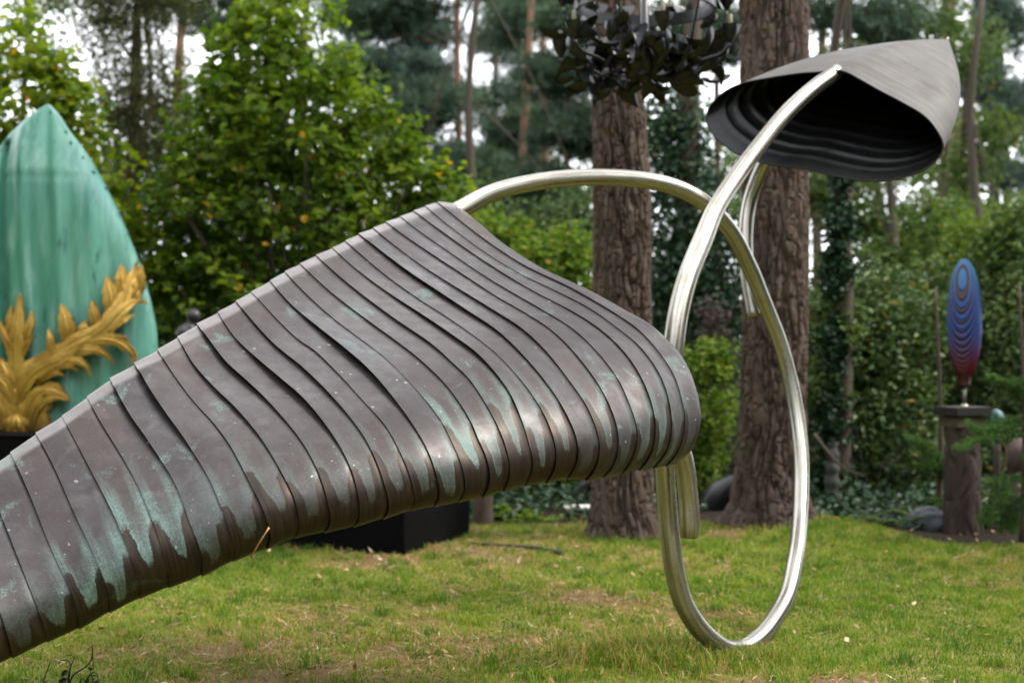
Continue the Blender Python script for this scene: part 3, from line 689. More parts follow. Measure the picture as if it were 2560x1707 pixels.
def needle_tufts(r, pos, axis, L, Wd, per, tint):
    """bunches of needles: long thin triangles fanned round an axis"""
    n = len(pos); k = np.repeat(np.arange(n), per); m = len(k)
    d = axis[k] * .7 + rand_dirs(r, m) * .8; d /= np.linalg.norm(d, axis=1, keepdims=True)
    s = np.cross(d, rand_dirs(r, m)); s /= np.linalg.norm(s, axis=1, keepdims=True)
    l = (L * r.uniform(.7, 1.2, m))[:, None]; p = pos[k] + rand_dirs(r, m) * L * .25
    V = np.stack([p - s * Wd, p + s * Wd, p + d * l], 1).reshape(-1, 3)
    return V, np.arange(m * 3).reshape(-1, 3), np.repeat(np.clip(tint[k] + r.normal(0, .12, m), 0, .96), 3)
def pine(name, label, loc, height, trunk_r, blobs, seed, mat='pine', barkm='bark_red', ntuft=2600, clumps=130, spread=.33, lean=(0, 0), group=None, L=.17, Wd=.011, cat='pine tree'):
    r = np.random.default_rng(seed); root = thing(name, label, cat, loc, group)
    tp = [np.array([lean[0] * f + .05 * math.sin(f * 5 + seed), lean[1] * f, height * f - .1]) for f in np.linspace(0, 1, 7)]
    mb = MB(); V, F, uv = tube(spline(tp, 40), np.linspace(trunk_r, trunk_r * .45, 40), 14); mb.add(V, F, uv, fbm(V[:, 2] * 3 + V[:, 0] * 9, V[:, 1] * 9, seed, 3)); mb.build('trunk', M[barkm], root)
    pos, out, ci, cc = clump_points(r, blobs, clumps, ntuft / clumps, spread, .35)
    pos[:, 2] = cc[ci][:, 2] + (pos[:, 2] - cc[ci][:, 2]) * .5
    ct = r.normal(0, .14, len(cc)); ax = out * .4 + np.array([0, 0, .8]) + r.normal(0, .3, pos.shape)
    V, F, T = needle_tufts(r, pos, ax, L, Wd, 9, np.clip(.42 + ct[ci], .05, .9))
    obj('crown', mesh('crown', V, F, M[mat], False, None, {'tint': T}), root)
    bm = MB()
    for i in range(0, len(cc), 9):
        z = np.clip(cc[i][2] - .25 * np.hypot(cc[i][0], cc[i][1]), .3 * height, height * .98); f = z / height
        b = np.array([lean[0] * f, lean[1] * f, z])
        bm.add(*tube(spline([b, (b + cc[i]) / 2 + [0, 0, .1], cc[i]], 7), np.linspace(trunk_r * .16, .006, 7), 5))
    bm.build('branches', M[barkm], root)
    return root

# ------------------------------------------------------------------ two big pine trunks
def big_pine(label, px_pts, Y, seed, flare, crown_c):
    """trunk from centre line / half widths in the photograph"""
    zs = np.array([P(0, p[1], Y)[2] for p in px_pts]); xs = np.array([P(p[0], 0, Y)[0] for p in px_pts]); rs = np.array([p[2] * Y / FPX for p in px_pts])
    x0 = xs[0]; zb = float(gz(np.array([x0]), np.array([Y]))[0])
    root = thing('pine_tree', label, 'pine tree', (x0, Y, zb))
    nz_, na = 520, 420; z = np.linspace(-.12, 8.5, nz_) ; zc = np.concatenate([np.linspace(-.15, 4.2, 440), np.linspace(4.2, 9, 81)[1:]]); nz_ = len(zc)
    o = np.argsort(zs - zb); cx = np.interp(zc, (zs - zb)[o], xs[o] - x0); rad = np.interp(zc, (zs - zb)[o], rs[o])
    cx = np.convolve(np.pad(cx, 20, 'edge'), np.ones(41) / 41, 'valid'); rad = np.convolve(np.pad(rad, 20, 'edge'), np.ones(41) / 41, 'valid') * np.interp(zc, [4, 9], [1, .75])
    a = np.linspace(0, 2 * math.pi, na, endpoint=False)
    A, Zz = np.meshgrid(a, zc); Rr = rad[:, None] * np.ones(na)
    fl = np.exp(-np.clip(Zz, 0, 9) / .16) * flare * (.55 + .45 * np.sin(A * 5 + seed) * np.cos(A * 2 + 1.3 * seed))
    def pn(k, sz, sd, o=3):
        """noise on the trunk, periodic round it: k cells round, sz cells per metre up"""
        tot, t_, amp = 0, 0, 1.0
        for q in range(o):
            tot = tot + amp * vnoise(A / (2 * math.pi) * k * 2 ** q, Zz * sz * 2 ** q, sd + q, k * 2 ** q); t_ += amp; amp *= .5
        return tot / t_
    warp = (pn(9, 3, seed + 11) - .5)
    def crack(k, sz, sd, w):
        xx = A / (2 * math.pi) * k + warp * k * .045
        v = .62 * vnoise(xx, Zz * sz, sd, k) + .38 * vnoise(xx * 2, Zz * sz * 2.1, sd + 1, 2 * k)
        return np.clip(np.abs(v - .5) / w, 0, 1)
    c1 = crack(28, 2.0, seed, .085); c2 = crack(46, 4.0, seed + 4, .08); c3 = crack(30, 14.0, seed + 8, .06)
    plate = np.minimum(np.minimum(c1, .15 + .85 * c2), .45 + .55 * c3) ** .55
    big = pn(12, 2.2, seed + 20); med = pn(30, 8, seed + 30); fine = pn(70, 22, seed + 40)
    disp = .066 * (plate - .85) + .016 * (big - .5) + .016 * (med - .5) + .008 * (fine - .5)
    cid = np.clip((big - .3) * 2.2, 0, 1); cid2 = np.clip((med - .3) * 2.4, 0, 1); ua = A * 4; wz = Zz * 3
    Rt = Rr + fl + disp
    V = np.stack([cx[:, None] + Rt * np.cos(A), Rt * np.sin(A), Zz], -1).reshape(-1, 3)
    tint = np.clip(.5 * cid + .5 * cid2, 0, 1)
    obj('trunk', mesh('trunk', V, gridF(nz_, na, True), M['bark'], True, None, {'tint': tint.ravel()}), root)
    r = np.random.default_rng(seed)
    pos, out, ci, cc = clump_points(r, [((crown_c[0], crown_c[1], 10), (1.7, 1.7, 1.1)), ((crown_c[0] * .3, crown_c[1], 8.6), (1.4, 1.4, .5))], 40, 24, .3, .3)
    V, F, T = needle_tufts(r, pos, out * .4 + [0, 0, .8], .18, .012, 8, np.full(len(pos), .45))
    obj('crown', mesh('crown', V, F, M['pine'], False, None, {'tint': T}), root)
    mb = MB()
    for i in range(0, 40, 3): mb.add(*tube(spline([[cx[-1], 0, min(8.8, cc[i][2] - .4)], (cc[i] + [cx[-1], 0, 8.6]) / 2, cc[i]], 6), np.linspace(.05, .01, 6), 5))
    mb.build('branches', M['bark_red'], root)
big_pine('big furrowed pine trunk standing right behind the steel ring', [(1930,1340,94),(1930,1300,88),(1926,1200,84),(1933,1000,80),(1937,800,79),(1940,600,79),(1938,420,79),(1936,200,82),(1935,0,84),(1934,-200,82)], 10.6, 3, .15, (.4, .8))
big_pine('big pine trunk rising behind the pipe arch, under the hanging chandelier', [(1563,1360,76),(1560,1300,74),(1555,1200,72),(1556,1000,71),(1556,800,70),(1555,500,70),(1550,350,67),(1543,210,62),(1538,0,60),(1534,-200,58)], 10.15, 8, .09, (-.6, 1.0))

# ------------------------------------------------------------------ plinth with the big green leaf
pc, pr, plf = P(1010, 1388, 9.31), P(1175, 1376, 9.52), P(-420, 1303, 11.06)
pz0, pz1 = -.05, .70
e1 = (pr - pc)[:2]; e1[:] = [pr[0] - pc[0], pr[1] - pc[1]]
dirL = np.array([plf[0] - pc[0], plf[1] - pc[1]]); LL = np.linalg.norm(dirL); dirL /= LL
perp = np.array([dirL[1], -dirL[0]]);  perp = perp if perp[1] > 0 else -perp
depth = 1.12
ctr = pc[:2] + dirL * LL / 2 + perp * depth / 2
rz = math.atan2(dirL[1], dirL[0])
pth = thing('plinth', 'long low black plinth under the green leaf sculpture', 'plinth', (ctr[0], ctr[1], 0))
V, F = box((0, 0, (pz0 + pz1) / 2), (LL, depth, pz1 - pz0), rz, .008); obj('plinth_body', mesh('plinth_body', V, F, M['plinth'], False), pth)
V, F = box((0, 0, pz1 + .008), (LL + .02, depth + .02, .012), rz, .004); obj('top_board', mesh('top_board', V, F, M['plinth'], False), pth)

LY = 11.15; sc = LY / FPX
lx0 = P(104, 0, LY)[0]; lz0 = pz1 + .014
leaf = thing('leaf_sculpture', 'tall glossy verdigris green leaf sculpture with a gilded acanthus foot', 'sculpture', (lx0, LY, lz0))
# right and left outline (y px, half width px about the axis x = 104)
prof = np.array([(262,2),(285,30),(320,62),(372,104),(440,146),(520,187),(600,222),(680,252),(760,274),(830,287),(900,288),(960,276),(1010,254),(1050,222),(1083,180)], float)
zc = np.linspace(0, 1, 90) ** .8
pp = spline(prof, 90); nw = 61
ux = np.linspace(-1, 1, nw)
front, backg = [], []
for ypx, hw in pp:
    z = P(0, ypx, LY)[2] - lz0; w = hw * sc * 1.0
    off = (18 * sc) * np.clip((330 - ypx) / 70, 0, 1)            # tip leans to the right
    xx = ux * w + off
    bul = .20 * np.sqrt(np.clip(1 - np.abs(ux) ** 2.6, 0, 1)) * min(1, w / .45) + .02
    crease = -.10 * np.exp(-((xx + .20 + .02 * z) / .025) ** 2) * (ypx > 360)       # long fold left of the axis
    fl = .016 * np.sin(xx * 24 + z * 2.2 + 1.2 * np.sin(z * 2)) + .022 * np.sin(xx * 10 - z * 2.0) + .008 * np.sin(xx * 47 + z * 3)
    seam = -.012 * math.exp(-((ypx - 446 - 0) / 5.0) ** 2)
    front.append(np.stack([xx, -(bul + crease + (fl + seam) * np.clip(1 - np.abs(ux) ** 6, 0, 1)), np.full(nw, z)], 1))
    backg.append(np.stack([xx, .06 * np.sqrt(np.clip(1 - np.abs(ux) ** 2, 0, 1)) + .02, np.full(nw, z)], 1))
fr = np.array(front); bk = np.array(backg)
ringv = np.concatenate([fr, bk[:, ::-1]], 1); 
obj('leaf_blade', mesh('leaf_blade', ringv.reshape(-1, 3), gridF(90, nw * 2, True), M['teal'], True), leaf)
def leaf_front(px, py):
    """y offset of the blade front at a photograph pixel"""
    i = int(np.argmin(np.abs(pp[:, 0] - py))); xx = (px - 104) * sc; j = int(np.argmin(np.abs(fr[i][:, 0] - xx)))
    return fr[i][j][1]
for (a, b, c_, d_) in [(133,280,137,288),(170,330,174,336),(184,358,189,364),(215,395,219,401),(240,430,246,438),(265,468,270,476),(300,530,305,538),(322,580,327,590),(345,650,349,660),(352,740,355,752),(343,870,346,884),(334,985,328,996),(27,358,34,374),(37,440,39,450)]:
    p1 = np.array([(a - 104) * sc, leaf_front(a, b) - .006, P(0, b, LY)[2] - lz0]); p2 = np.array([(c_ - 104) * sc, leaf_front(c_, d_) - .006, P(0, d_, LY)[2] - lz0])
    V, F, uv = tube(np.array([p1, (p1 * .5 + p2 * .5) + [0, -.008, 0], p2]), [.004, .008, .004], 6); obj('stitch', mesh('stitch', V, F, M['teal_dark']), leaf)

# gilded acanthus: lobes traced in a crop (origin 0,620, scale 3.136)
def cropP(x, y, lift=0.0):
    px, py = x / 3.136, 620 + y / 3.136
    hw = np.interp(py, pp[:, 0], pp[:, 1]); q = min(abs(px - 104) / hw, .98)
    yy = -(.20 * math.sqrt(1 - q ** 2.6) + .045) - lift
    return np.array([(px - 104) * sc, yy, P(0, py, LY)[2] - lz0])
def lobe(mb, pts, w, lift=.02, tipw=.04, th=.035, mid=.42):
    """pointed lobe swept along pts; w = greatest width in crop pixels"""
    n = 34; c2 = spline(pts, n); t_ = np.linspace(0, 1, n)
    tg = np.gradient(c2, axis=0); tg /= np.linalg.norm(tg, axis=1, keepdims=True) + 1e-9; sd_ = np.stack([-tg[:, 1], tg[:, 0]], 1)
    prof_ = np.where(t_ < mid, .55 + .45 * np.sin(t_ / mid * math.pi / 2), np.cos((t_ - mid) / (1 - mid) * math.pi / 2) ** .8) * w / 2 * (.95 + .36 * (1 - np.mod(t_ * 4.3 + .2, 1))) + tipw
    cs = np.array([-1, -.86, -.68, -.5, -.34, -.18, 0, .18, .34, .5, .68, .86, 1]); hg = np.array([0, .6, .25, .8, .35, .6, 1.05, .6, .35, .8, .25, .6, 0])
    V = []
    for i in range(n):
        L_ = lift + .045 * math.sin(t_[i] * math.pi) + .05 * t_[i] ** 2
        for s_, g_ in zip(cs, hg):
            xy = c2[i] + sd_[i] * s_ * prof_[i]; V.append(cropP(xy[0], xy[1], L_ + g_ * th * (1 - .5 * t_[i])))
    V = np.array(V); m = len(cs)
    Vb = V.copy(); Vb[:, 1] += .03
    k = len(V)
    edge = []
    for i in range(n - 1):
        edge += [[i * m, i * m + k, (i + 1) * m + k, (i + 1) * m], [i * m + m - 1, (i + 1) * m + m - 1, (i + 1) * m + m - 1 + k, i * m + m - 1 + k]]
    mb.add(np.vstack([V, Vb]), [np.vstack([gridF(n, m), np.array(edge)])])
FR = [([(250,1180),(330,1000),(480,880),(700,760),(900,640),(1020,460),(1085,250),(1118,110)],150,.03),
      ([(950,600),(960,470),(935,330),(908,232)],120,.02),([(840,690),(835,580),(820,490),(803,420)],85,.02),([(640,800),(630,680),(605,540),(578,445)],115,.02),([(520,880),(510,790),(500,700),(484,635)],60,.03),
      ([(560,860),(530,800),(480,760),(462,735)],40,.02),([(720,760),(740,660),(750,600),(760,570)],80,.01),([(1010,480),(1030,330),(1020,220),(1010,140)],110,.02),([(1060,420),(1120,330),(1140,230),(1150,140)],90,.03),
      ([(700,760),(900,640),(1050,480),(1140,420),(1218,445)],85,.06),([(880,640),(980,600),(1050,560),(1110,525)],60,.04),
      ([(640,790),(800,730),(960,720),(1060,770),(1125,860),(1075,900)],80,.05),([(860,720),(960,700),(1040,700),(1085,715)],45,.04),([(560,860),(720,800),(860,800),(930,840),(968,905)],70,.05),
      ([(450,920),(600,880),(720,880),(780,930),(802,995)],65,.05),([(430,960),(560,920),(660,920),(715,968)],50,.04),([(380,1060),(450,1000),(540,970),(615,992)],60,.04),
      ([(250,1220),(300,1080),(400,960),(560,880),(760,760)],95,.06),
      ([(300,1420),(330,1260),(400,1130),(480,1100),(570,1120),(660,1190)],85,.03),([(400,1140),(470,1075),(540,1070),(610,1110)],55,.02),([(345,1400),(390,1260),(450,1190),(560,1160),(640,1180)],55,.05)]
CE = [([(235,1150),(235,950),(240,720),(262,520),(268,365)],120,.03),([(235,800),(205,680),(190,560),(202,455)],70,.02),([(240,820),(300,700),(345,600),(355,495)],70,.02),([(240,860),(200,740),(150,650),(118,570)],60,.04),
      ([(250,880),(310,780),(350,710),(388,688)],48,.03),([(230,880),(190,790),(150,700),(106,655)],45,.03)]
body = [([(170,1470),(170,1300),(230,1150),(260,1050)],340,.0),([(235,1200),(180,1050),(150,940),(100,850)],120,.01),([(240,1160),(300,1020),(360,900),(420,850)],130,.01),([(300,1470),(260,1380),(240,1280)],180,.01)]
mb = MB()
for pts, w, li in FR:
    lobe(mb, pts, w, li); lobe(mb, [(470 - x, y) for x, y in pts], w, li)
for pts, w, li in CE + body: lobe(mb, pts, w, li)
for pts, w, li in body[:1] + body[3:]: lobe(mb, [(470 - x, y) for x, y in pts], w, li)
mb.build('gilded_acanthus', M['gold'], leaf, True)

# ------------------------------------------------------------------ chandelier
CHY = 8.8; hub = P(1635, 186, CHY); zr = P(0, 30, CHY)[2]; cxh = P(1612, 0, CHY)[0]
chn = thing('chandelier', 'black wrought iron flower chandelier hanging in front of the pine trunks', 'chandelier', (cxh, CHY, hub[2]))
cb_ = np.array([cxh, CHY, hub[2]])
r = np.random.default_rng(31)
Rh = .44; hz = zr - hub[2]
a = np.linspace(0, 2 * math.pi, 64, endpoint=False)
def hoop(rad, z, hgt, th):
    V = np.concatenate([np.stack([(rad + dx) * np.cos(a), (rad + dx) * np.sin(a), np.full(64, z + dz)], 1) for dx, dz in ((0, 0), (0, hgt), (-th, hgt), (-th, 0))])
    i = np.arange(64); j = (i + 1) % 64
    return V, [np.concatenate([np.stack([i + q * 64, j + q * 64, j + ((q + 1) % 4) * 64, i + ((q + 1) % 4) * 64], 1) for q in range(4)])]
V, F = hoop(Rh, hz, .075, .02); obj('hoop', mesh('hoop', V, F, M['black'], False), chn)
V, F = hoop(Rh * .62, hz * .42, .045, .012); obj('hoop', mesh('hoop', V, F, M['black'], False), chn)
V, F, uv = tube(np.array([[0, 0, -.07], [0, 0, -.045], [0, 0, 0], [0, 0, .07], [0, 0, hz + .9]]), [.006, .04, .06, .03, .007], 12); obj('stem', mesh('stem', V, F, M['black']), chn)
# rod up to the crossbar out of the frame
V, F, uv = tube(np.array([[0, 0, hz + .9], [0, 0, 5.2]]), .006, 8); obj('hanging_rod', mesh('hanging_rod', V, F, M['black']), chn)
def petal_mesh(L, Wd, curl, cup):
    n, m = 9, 5; V = []
    for i in range(n):
        t_ = i / (n - 1); w = Wd * (math.sin(math.pi * min(1, t_ * .92 + .04)) ** .75)
        ang = curl * t_
        x_ = L * (math.sin(ang) / curl if abs(curl) > .01 else t_); z_ = L * ((1 - math.cos(ang)) / curl if abs(curl) > .01 else 0)
        for j in range(m):
            s_ = (j - 2) / 2; V.append([x_, s_ * w * .5, z_ + cup * w * s_ * s_ - .0])
    V = np.array(V); k = len(V); Vb = V - [0, 0, .004]
    return mesh('iron_leaf', np.vstack([V, Vb]), [np.vstack([gridF(n, m), gridF(n, m)[:, ::-1] + k])], M['black'], True)
pm = [petal_mesh(.15, .10, 1.2, .5), petal_mesh(.13, .12, -1.0, .6), petal_mesh(.18, .08, 1.7, .4)]
for i in range(12):
    th = 2 * math.pi * i / 12 + .1; co, si = math.cos(th), math.sin(th)
    lowarm = i % 2
    ro = (.50 + .07 * lowarm) * r.uniform(.95, 1.05); zo = hz + (.02 if not lowarm else -.24)
    pts = [(.03, -.01), (.20, -.03 + .03 * lowarm), (.38, .06), (ro * .9, zo * .6), (ro, zo)]
    path = spline([[q * co, q * si, z] for q, z in pts], 24)
    V, F, uv = tube(path, np.linspace(.014, .009, 24), 7); obj('arm', mesh('arm', V, F, M['black']), chn)
    # tulip cup with a candle
    cu = MB(); n = 10
    zz = np.linspace(0, 1, 8); rr_ = .012 + .036 * np.sin(zz * 1.9) ** 1.2 + .012 * zz ** 4
    ang = np.linspace(0, 2 * math.pi, n, endpoint=False)
    Vc = np.stack([np.stack([path[-1][0] + q * np.cos(ang) * (1 + .18 * (k / 7) * np.cos(ang * 5)), path[-1][1] + q * np.sin(ang) * (1 + .18 * (k / 7) * np.cos(ang * 5)), np.full(n, path[-1][2] + .11 * z_)], 1) for k, (q, z_) in enumerate(zip(rr_, zz))]).reshape(-1, 3)
    cu.add(Vc, gridF(8, n, True)); co_ = cu.build('flower_cup', M['black'], chn)
    V, F, uv = tube(np.array([path[-1] + [0, 0, .05], path[-1] + [0, 0, .17], path[-1] + [0, 0, .175]]), [.014, .014, .006], 10); obj('candle', mesh('candle', V, F, M['candle']), co_)
    # drooping iron leaves along the arm
    for q in range(4):
        s_ = int(5 + q * 4.4); pz = path[s_]
        o = obj('iron_leaf', pm[r.integers(3)], chn)
        o.location = pz + r.normal(0, .02, 3) - np.array([0, 0, .05])
        o.rotation_euler = (r.uniform(-.7, .7), r.uniform(-.5, 1.1), th + r.normal(0, .8)); o.scale = [r.uniform(.8, 1.35)] * 3
for i in range(52):
    th = r.uniform(0, 2 * math.pi); q = r.uniform(.1, .44); z = r.uniform(.0, .12) + (q / .44) ** 2 * r.uniform(.1, hz * .6)
    o = obj('iron_leaf', pm[r.integers(3)], chn); o.location = (q * math.cos(th), q * math.sin(th), z)
    o.rotation_euler = (r.uniform(-.8, .8), r.uniform(-.6, 1.4), th + r.normal(0, .7)); o.scale = [r.uniform(.8, 1.4)] * 3
for i in range(14):
    th = 2 * math.pi * i / 14; o = obj('iron_leaf', pm[1], chn); o.location = (Rh * math.cos(th), Rh * math.sin(th), hz + .05)
    o.rotation_euler = (0, -1.1 + r.normal(0, .3), th); o.scale = (1, 1, 1)

# ------------------------------------------------------------------ blue and red ovoid on a bark post
PY = 10.3; ps = PY / FPX
post = thing('bark_post', 'bark covered tree stump post carrying the blue and red ovoid', 'post', tuple(P(2407, 0, PY)[:2]) + (0,))
zt = P(0, 1066, PY)[2]; zcap = P(0, 1016, PY)[2]
na, nz_ = 72, 140; a = np.linspace(0, 2 * math.pi, na, endpoint=False); zz = np.linspace(-.05, zt, nz_); A, Zz = np.meshgrid(a, zz)
f1, f2, cid = worley(A / (2 * math.pi) * 11 + .25 * np.sin(Zz * 9), Zz * 3.2, 11, 4); pl_ = np.clip((f2 - f1) / .3, 0, 1) ** .6
Rt = .118 + .022 * np.exp(-np.clip(Zz, 0, 3) / .25) + .018 * (pl_ - .7) + .006 * cid
obj('stump', mesh('stump', np.stack([Rt * np.cos(A), Rt * np.sin(A), Zz], -1).reshape(-1, 3), gridF(nz_, na, True), M['bark_post'], True, None, {'tint': (.7 * cid).ravel()}), post)
M['board'] = simple('weathered board', (.06, .05, .028), .8, 0, .3, 10, .2, .004); M['board_dark'] = simple('dark stained board', (.009, .007, .006), .8, 0, .3, 10, .2, .004)
V, F = box((.0, 0, (zt + zcap) / 2 - .035), (.255, .23, .075), .35, .006); obj('cap_block', mesh('cap_block', V, F, M['board'], False), post)
V, F = box((.0, 0, zcap - .031), (.30, .27, .062), .35, .006); obj('cap_board', mesh('cap_board', V, F, M['board_dark'], False), post)
ov = thing('ovoid_sculpture', 'blue and dark red ovoid sculpture of nested slices on a steel rod', 'sculpture', (float(P(2411, 0, PY)[0]), PY, zcap))
zc0 = P(0, 800, PY)[2] - zcap; AX, AZ = 42 * ps, 150 * ps; AY = AX * .95
t = NT('blue lacquer'); v_ = t.coord('Object'); t.set(color=t.mix(t.rng(t.noise(v_, 12, 4), .3, .7), (.010, .06, .19), (.022, .12, .31)), rough=.32, spec=.6); M['blue'] = t.m
t = NT('dark red lacquer'); v_ = t.coord('Object'); t.set(color=t.mix(t.rng(t.noise(v_, 12, 4), .3, .7), (.014, .001, .003), (.040, .002, .006)), rough=.4); M['red'] = t.m
dv = np.array([-.41, -.88, .24]); dv /= np.linalg.norm(dv)
ax3 = np.array([AX, AY, AZ]); Lm = np.linalg.norm(ax3 * dv)                   # support distance along dv
q0 = dv * ax3; q0 /= np.linalg.norm(q0)
w1 = np.cross(q0, [0, 0, 1.0]); w1 /= np.linalg.norm(w1); w2 = np.cross(q0, w1)
ns = 34
t = NT('blue to shaded red lacquer'); g_ = t.n('ShaderNodeSeparateXYZ'); t.l(t.coord('Object'), g_.inputs[0]); t.set(color=t.mix(t.rng(g_.outputs[2], zc0 - .85 * AZ, zc0 - .05 * AZ, 0, 1, True), (.085, .003, .009), t.mix(t.rng(g_.outputs[2], zc0 + .3 * AZ, zc0 + AZ), (.005, .045, .20), (.05, .19, .42))), rough=.4, spec=.35); M['blue'] = t.m  # lower fade mixes reddish paint with the underside's shade, put into the colour
for k in range(ns):
    s0, s1 = -1 + 2 * k / ns, -1 + 2 * (k + 1) / ns; sm = .5 * (s0 + s1)
    an = np.linspace(0, 2 * math.pi, 40, endpoint=False); rr_ = math.sqrt(max(1 - sm * sm, .02)) * (1.0 if k % 2 else .965)
    def ring(s_, q): return (q0 * s_ + q * (np.cos(an)[:, None] * w1 + np.sin(an)[:, None] * w2)) * ax3
    Va = np.vstack([ring(s0, rr_), ring(s1, rr_), [q0 * s0 * ax3], [q0 * s1 * ax3]]); i = np.arange(40); j = (i + 1) % 40
    zmin = -.86 * AZ
    Fq = np.stack([i, j, j + 40, i + 40], 1); Ft = np.vstack([np.stack([i + 40, j + 40, np.full(40, 81)], 1), np.stack([j, i, np.full(40, 80)], 1)])
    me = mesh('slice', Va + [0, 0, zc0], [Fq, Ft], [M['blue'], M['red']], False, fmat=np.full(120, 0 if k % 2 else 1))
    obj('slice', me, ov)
nk = spline([[.0, 0, zc0 - AZ * .62], [-.004, 0, zc0 - AZ * .85], [-.004, 0, zc0 - AZ * 1.0], [-.002, 0, P(0, 966, PY)[2] - zcap]], 14)
V, F, uv = tube(nk, np.interp(np.linspace(0, 1, 14), [0, .4, .8, 1], [.085, .06, .047, .05]), 20, True, .9); obj('neck', mesh('neck', V, F, M['red']), ov)
V, F, uv = tube(np.array([[.0, 0, -.01], [.0, 0, P(0, 960, PY)[2] - zcap]]), .013, 12); obj('rod', mesh('rod', V, F, M['steel'], True, uv), ov)
V, F, uv = tube(np.array([[.0, 0, .0], [.0, 0, .006], [0, 0, .02]]), [.03, .03, .014], 12); obj('rod_flange', mesh('rod_flange', V, F, M['steel'], True, uv), ov)

# ------------------------------------------------------------------ background sculptures and small things
def blob_path(name, label, cat, pts, mat, n=30, seg=14, flat=1.0):
    q = px_path(pts, n); b = q[:, :3].mean(0); b[2] = max(0, q[:, 2].min() - .05)
    V, F, uv = tube(q[:, :3], q[:, 3], seg, True, flat); o = obj(name, mesh(name, V - b, F, mat, True, uv), None, b); return tag(o, label, cat)
blob_path('arched_sculpture', 'black arching bronze form behind the right pine trunk', 'sculpture', [(1746,1345,11.9,.09),(1768,1290,11.9,.11),(1800,1235,11.9,.12),(1850,1212,11.9,.10),(1910,1230,11.9,.08),(1940,1330,11.9,.08)], M['black'])
tw = thing('twisted_sculpture', 'black open sculpture left of the pine trunk base', 'sculpture', tuple(P(1465, 1330, 12.2)))
for pts in ([(1405,1320,12.2,.05),(1430,1262,12.2,.055),(1460,1215,12.2,.06),(1495,1195,12.2,.07)], [(1415,1270,12.25,.03),(1450,1262,12.25,.04),(1500,1255,12.25,.05)], [(1487,1200,12.2,.06),(1500,1260,12.2,.06),(1510,1330,12.2,.07)]):
    q = px_path(pts, 16); V, F, uv = tube(q[:, :3], q[:, 3], 10); obj('limb', mesh('limb', V - np.array(tw.location), F, M['black'], True), tw)
M['rust'] = simple('rust orange metal', (.34, .125, .03), .55, .1, .3, 6, .1); M['white'] = simple('white stone', (.6, .58, .54), .6, 0, .15, 6, .1); M['grey'] = simple('grey blue stone', (.085, .09, .105), .75, 0, .55, 9, .6, .04)
bo = thing('rust_bowl', 'orange rust bowl shape beside the left pine trunk', 'sculpture', tuple(P(1440, 1335, 12.0)))
zz = np.linspace(0, 1, 12); an = np.linspace(0, 2 * math.pi, 36, endpoint=False)
rr_ = .06 + .16 * np.sin(zz * 1.5); Vb = np.concatenate([np.stack([q * np.cos(an), q * .7 * np.sin(an), np.full(36, .02 + .19 * z_ + .03 * math.sin(z_ * 3) * 1)], 1) for q, z_ in zip(rr_, zz)])
obj('bowl', mesh('bowl', Vb, gridF(12, 36, True), M['rust'], True), bo)
V, F = box((.02, 0, .225), (.24, .2, .03), .1, .008); obj('white_lid', mesh('white_lid', V, F, M['white'], False), bo)
# bronze bust behind the copper, at the left
bu = thing('bronze_bust', 'small dark bronze head and shoulders in the shrubs above the copper edge', 'statue', tuple(P(482, 1130, 12.0)))
q = px_path([(482,1330,12,.10),(480,1000,12,.09),(478,860,12,.10),(474,826,12,.12),(477,815,12,.06),(481,806,12,.04),(482,800,12,.055),(484,790,12,.065),(485,780,12,.055),(485,772,12,.02)], 60)
V, F, uv = tube(q[:, :3], q[:, 3], 20); M['bronze'] = simple('dark bronze', (.05, .045, .045), .38, .6, .3, 8, .1)
obj('bust', mesh('bust', V - np.array(bu.location), F, M['bronze'], True), bu)
# short bark post behind the plinth
r = np.random.default_rng(9); sp_ = P(1209, 1315, 11.0)
V, F, uv = tube(spline([[0, 0, -.05], [0, 0, .3], [.02, 0, .62]], 24), np.linspace(.078, .066, 24), 18); V[:, 0] += (fbm(V[:, 2] * 4 + 8, V[:, 0] * 30, 6, 3) - .5) * .02
tag(obj('bark_stump', mesh('bark_stump', V, F, M['bark'], True, None, {'tint': fbm(V[:, 0] * 40 + 3, V[:, 2] * 4, 2, 3)}), None, (sp_[0], sp_[1], 0)), 'short brown stump just behind the right end of the black plinth', 'stump')
# grey pale trunk far right of ring, boulder, fern
V, F, uv = tube(spline([[0, 0, -.1], [.01, 0, .2], [.02, .02, .52]], 20), np.linspace(.075, .045, 20) + .012 * np.sin(np.arange(20) * 1.7), 14)
tag(obj('pale_stump', mesh('pale_stump', V, F, M['bark_grey'], True, None, {'tint': fbm(V[:, 2] * 5, V[:, 0] * 30, 3, 3)}), None, (float(P(2078, 0, 12.4)[0]), 12.4, 0)), 'pale grey stump in the shade right of the big pine', 'stump')
import bmesh
def rock(name, label, loc, s, mat, seed):
    bm = bmesh.new(); bmesh.ops.create_icosphere(bm, subdivisions=4, radius=1)
    V = np.array([v.co[:] for v in bm.verts]); F = np.array([[v.index for v in f.verts] for f in bm.faces]); bm.free()
    d = 1 + .8 * (fbm(V[:, 0] * 1.6 + 5, V[:, 1] * 1.6 + V[:, 2] * 2.1 + 5, seed, 5) - .5)
    return tag(obj(name, mesh(name, V * d[:, None] * np.array(s), F, mat, True), None, loc), label, 'rock')
p = P(2322, 1352, 10.45); rock('boulder', 'bluish grey boulder beside the bark post', (p[0], p[1], .07), (.15, .12, .11), M['grey'], 4)
p = P(2550, 1375, 10.6); rock('boulder', 'dark grey boulder at the right edge of the lawn', (p[0] + .05, p[1], .06), (.12, .12, .12), M['grey'], 7)
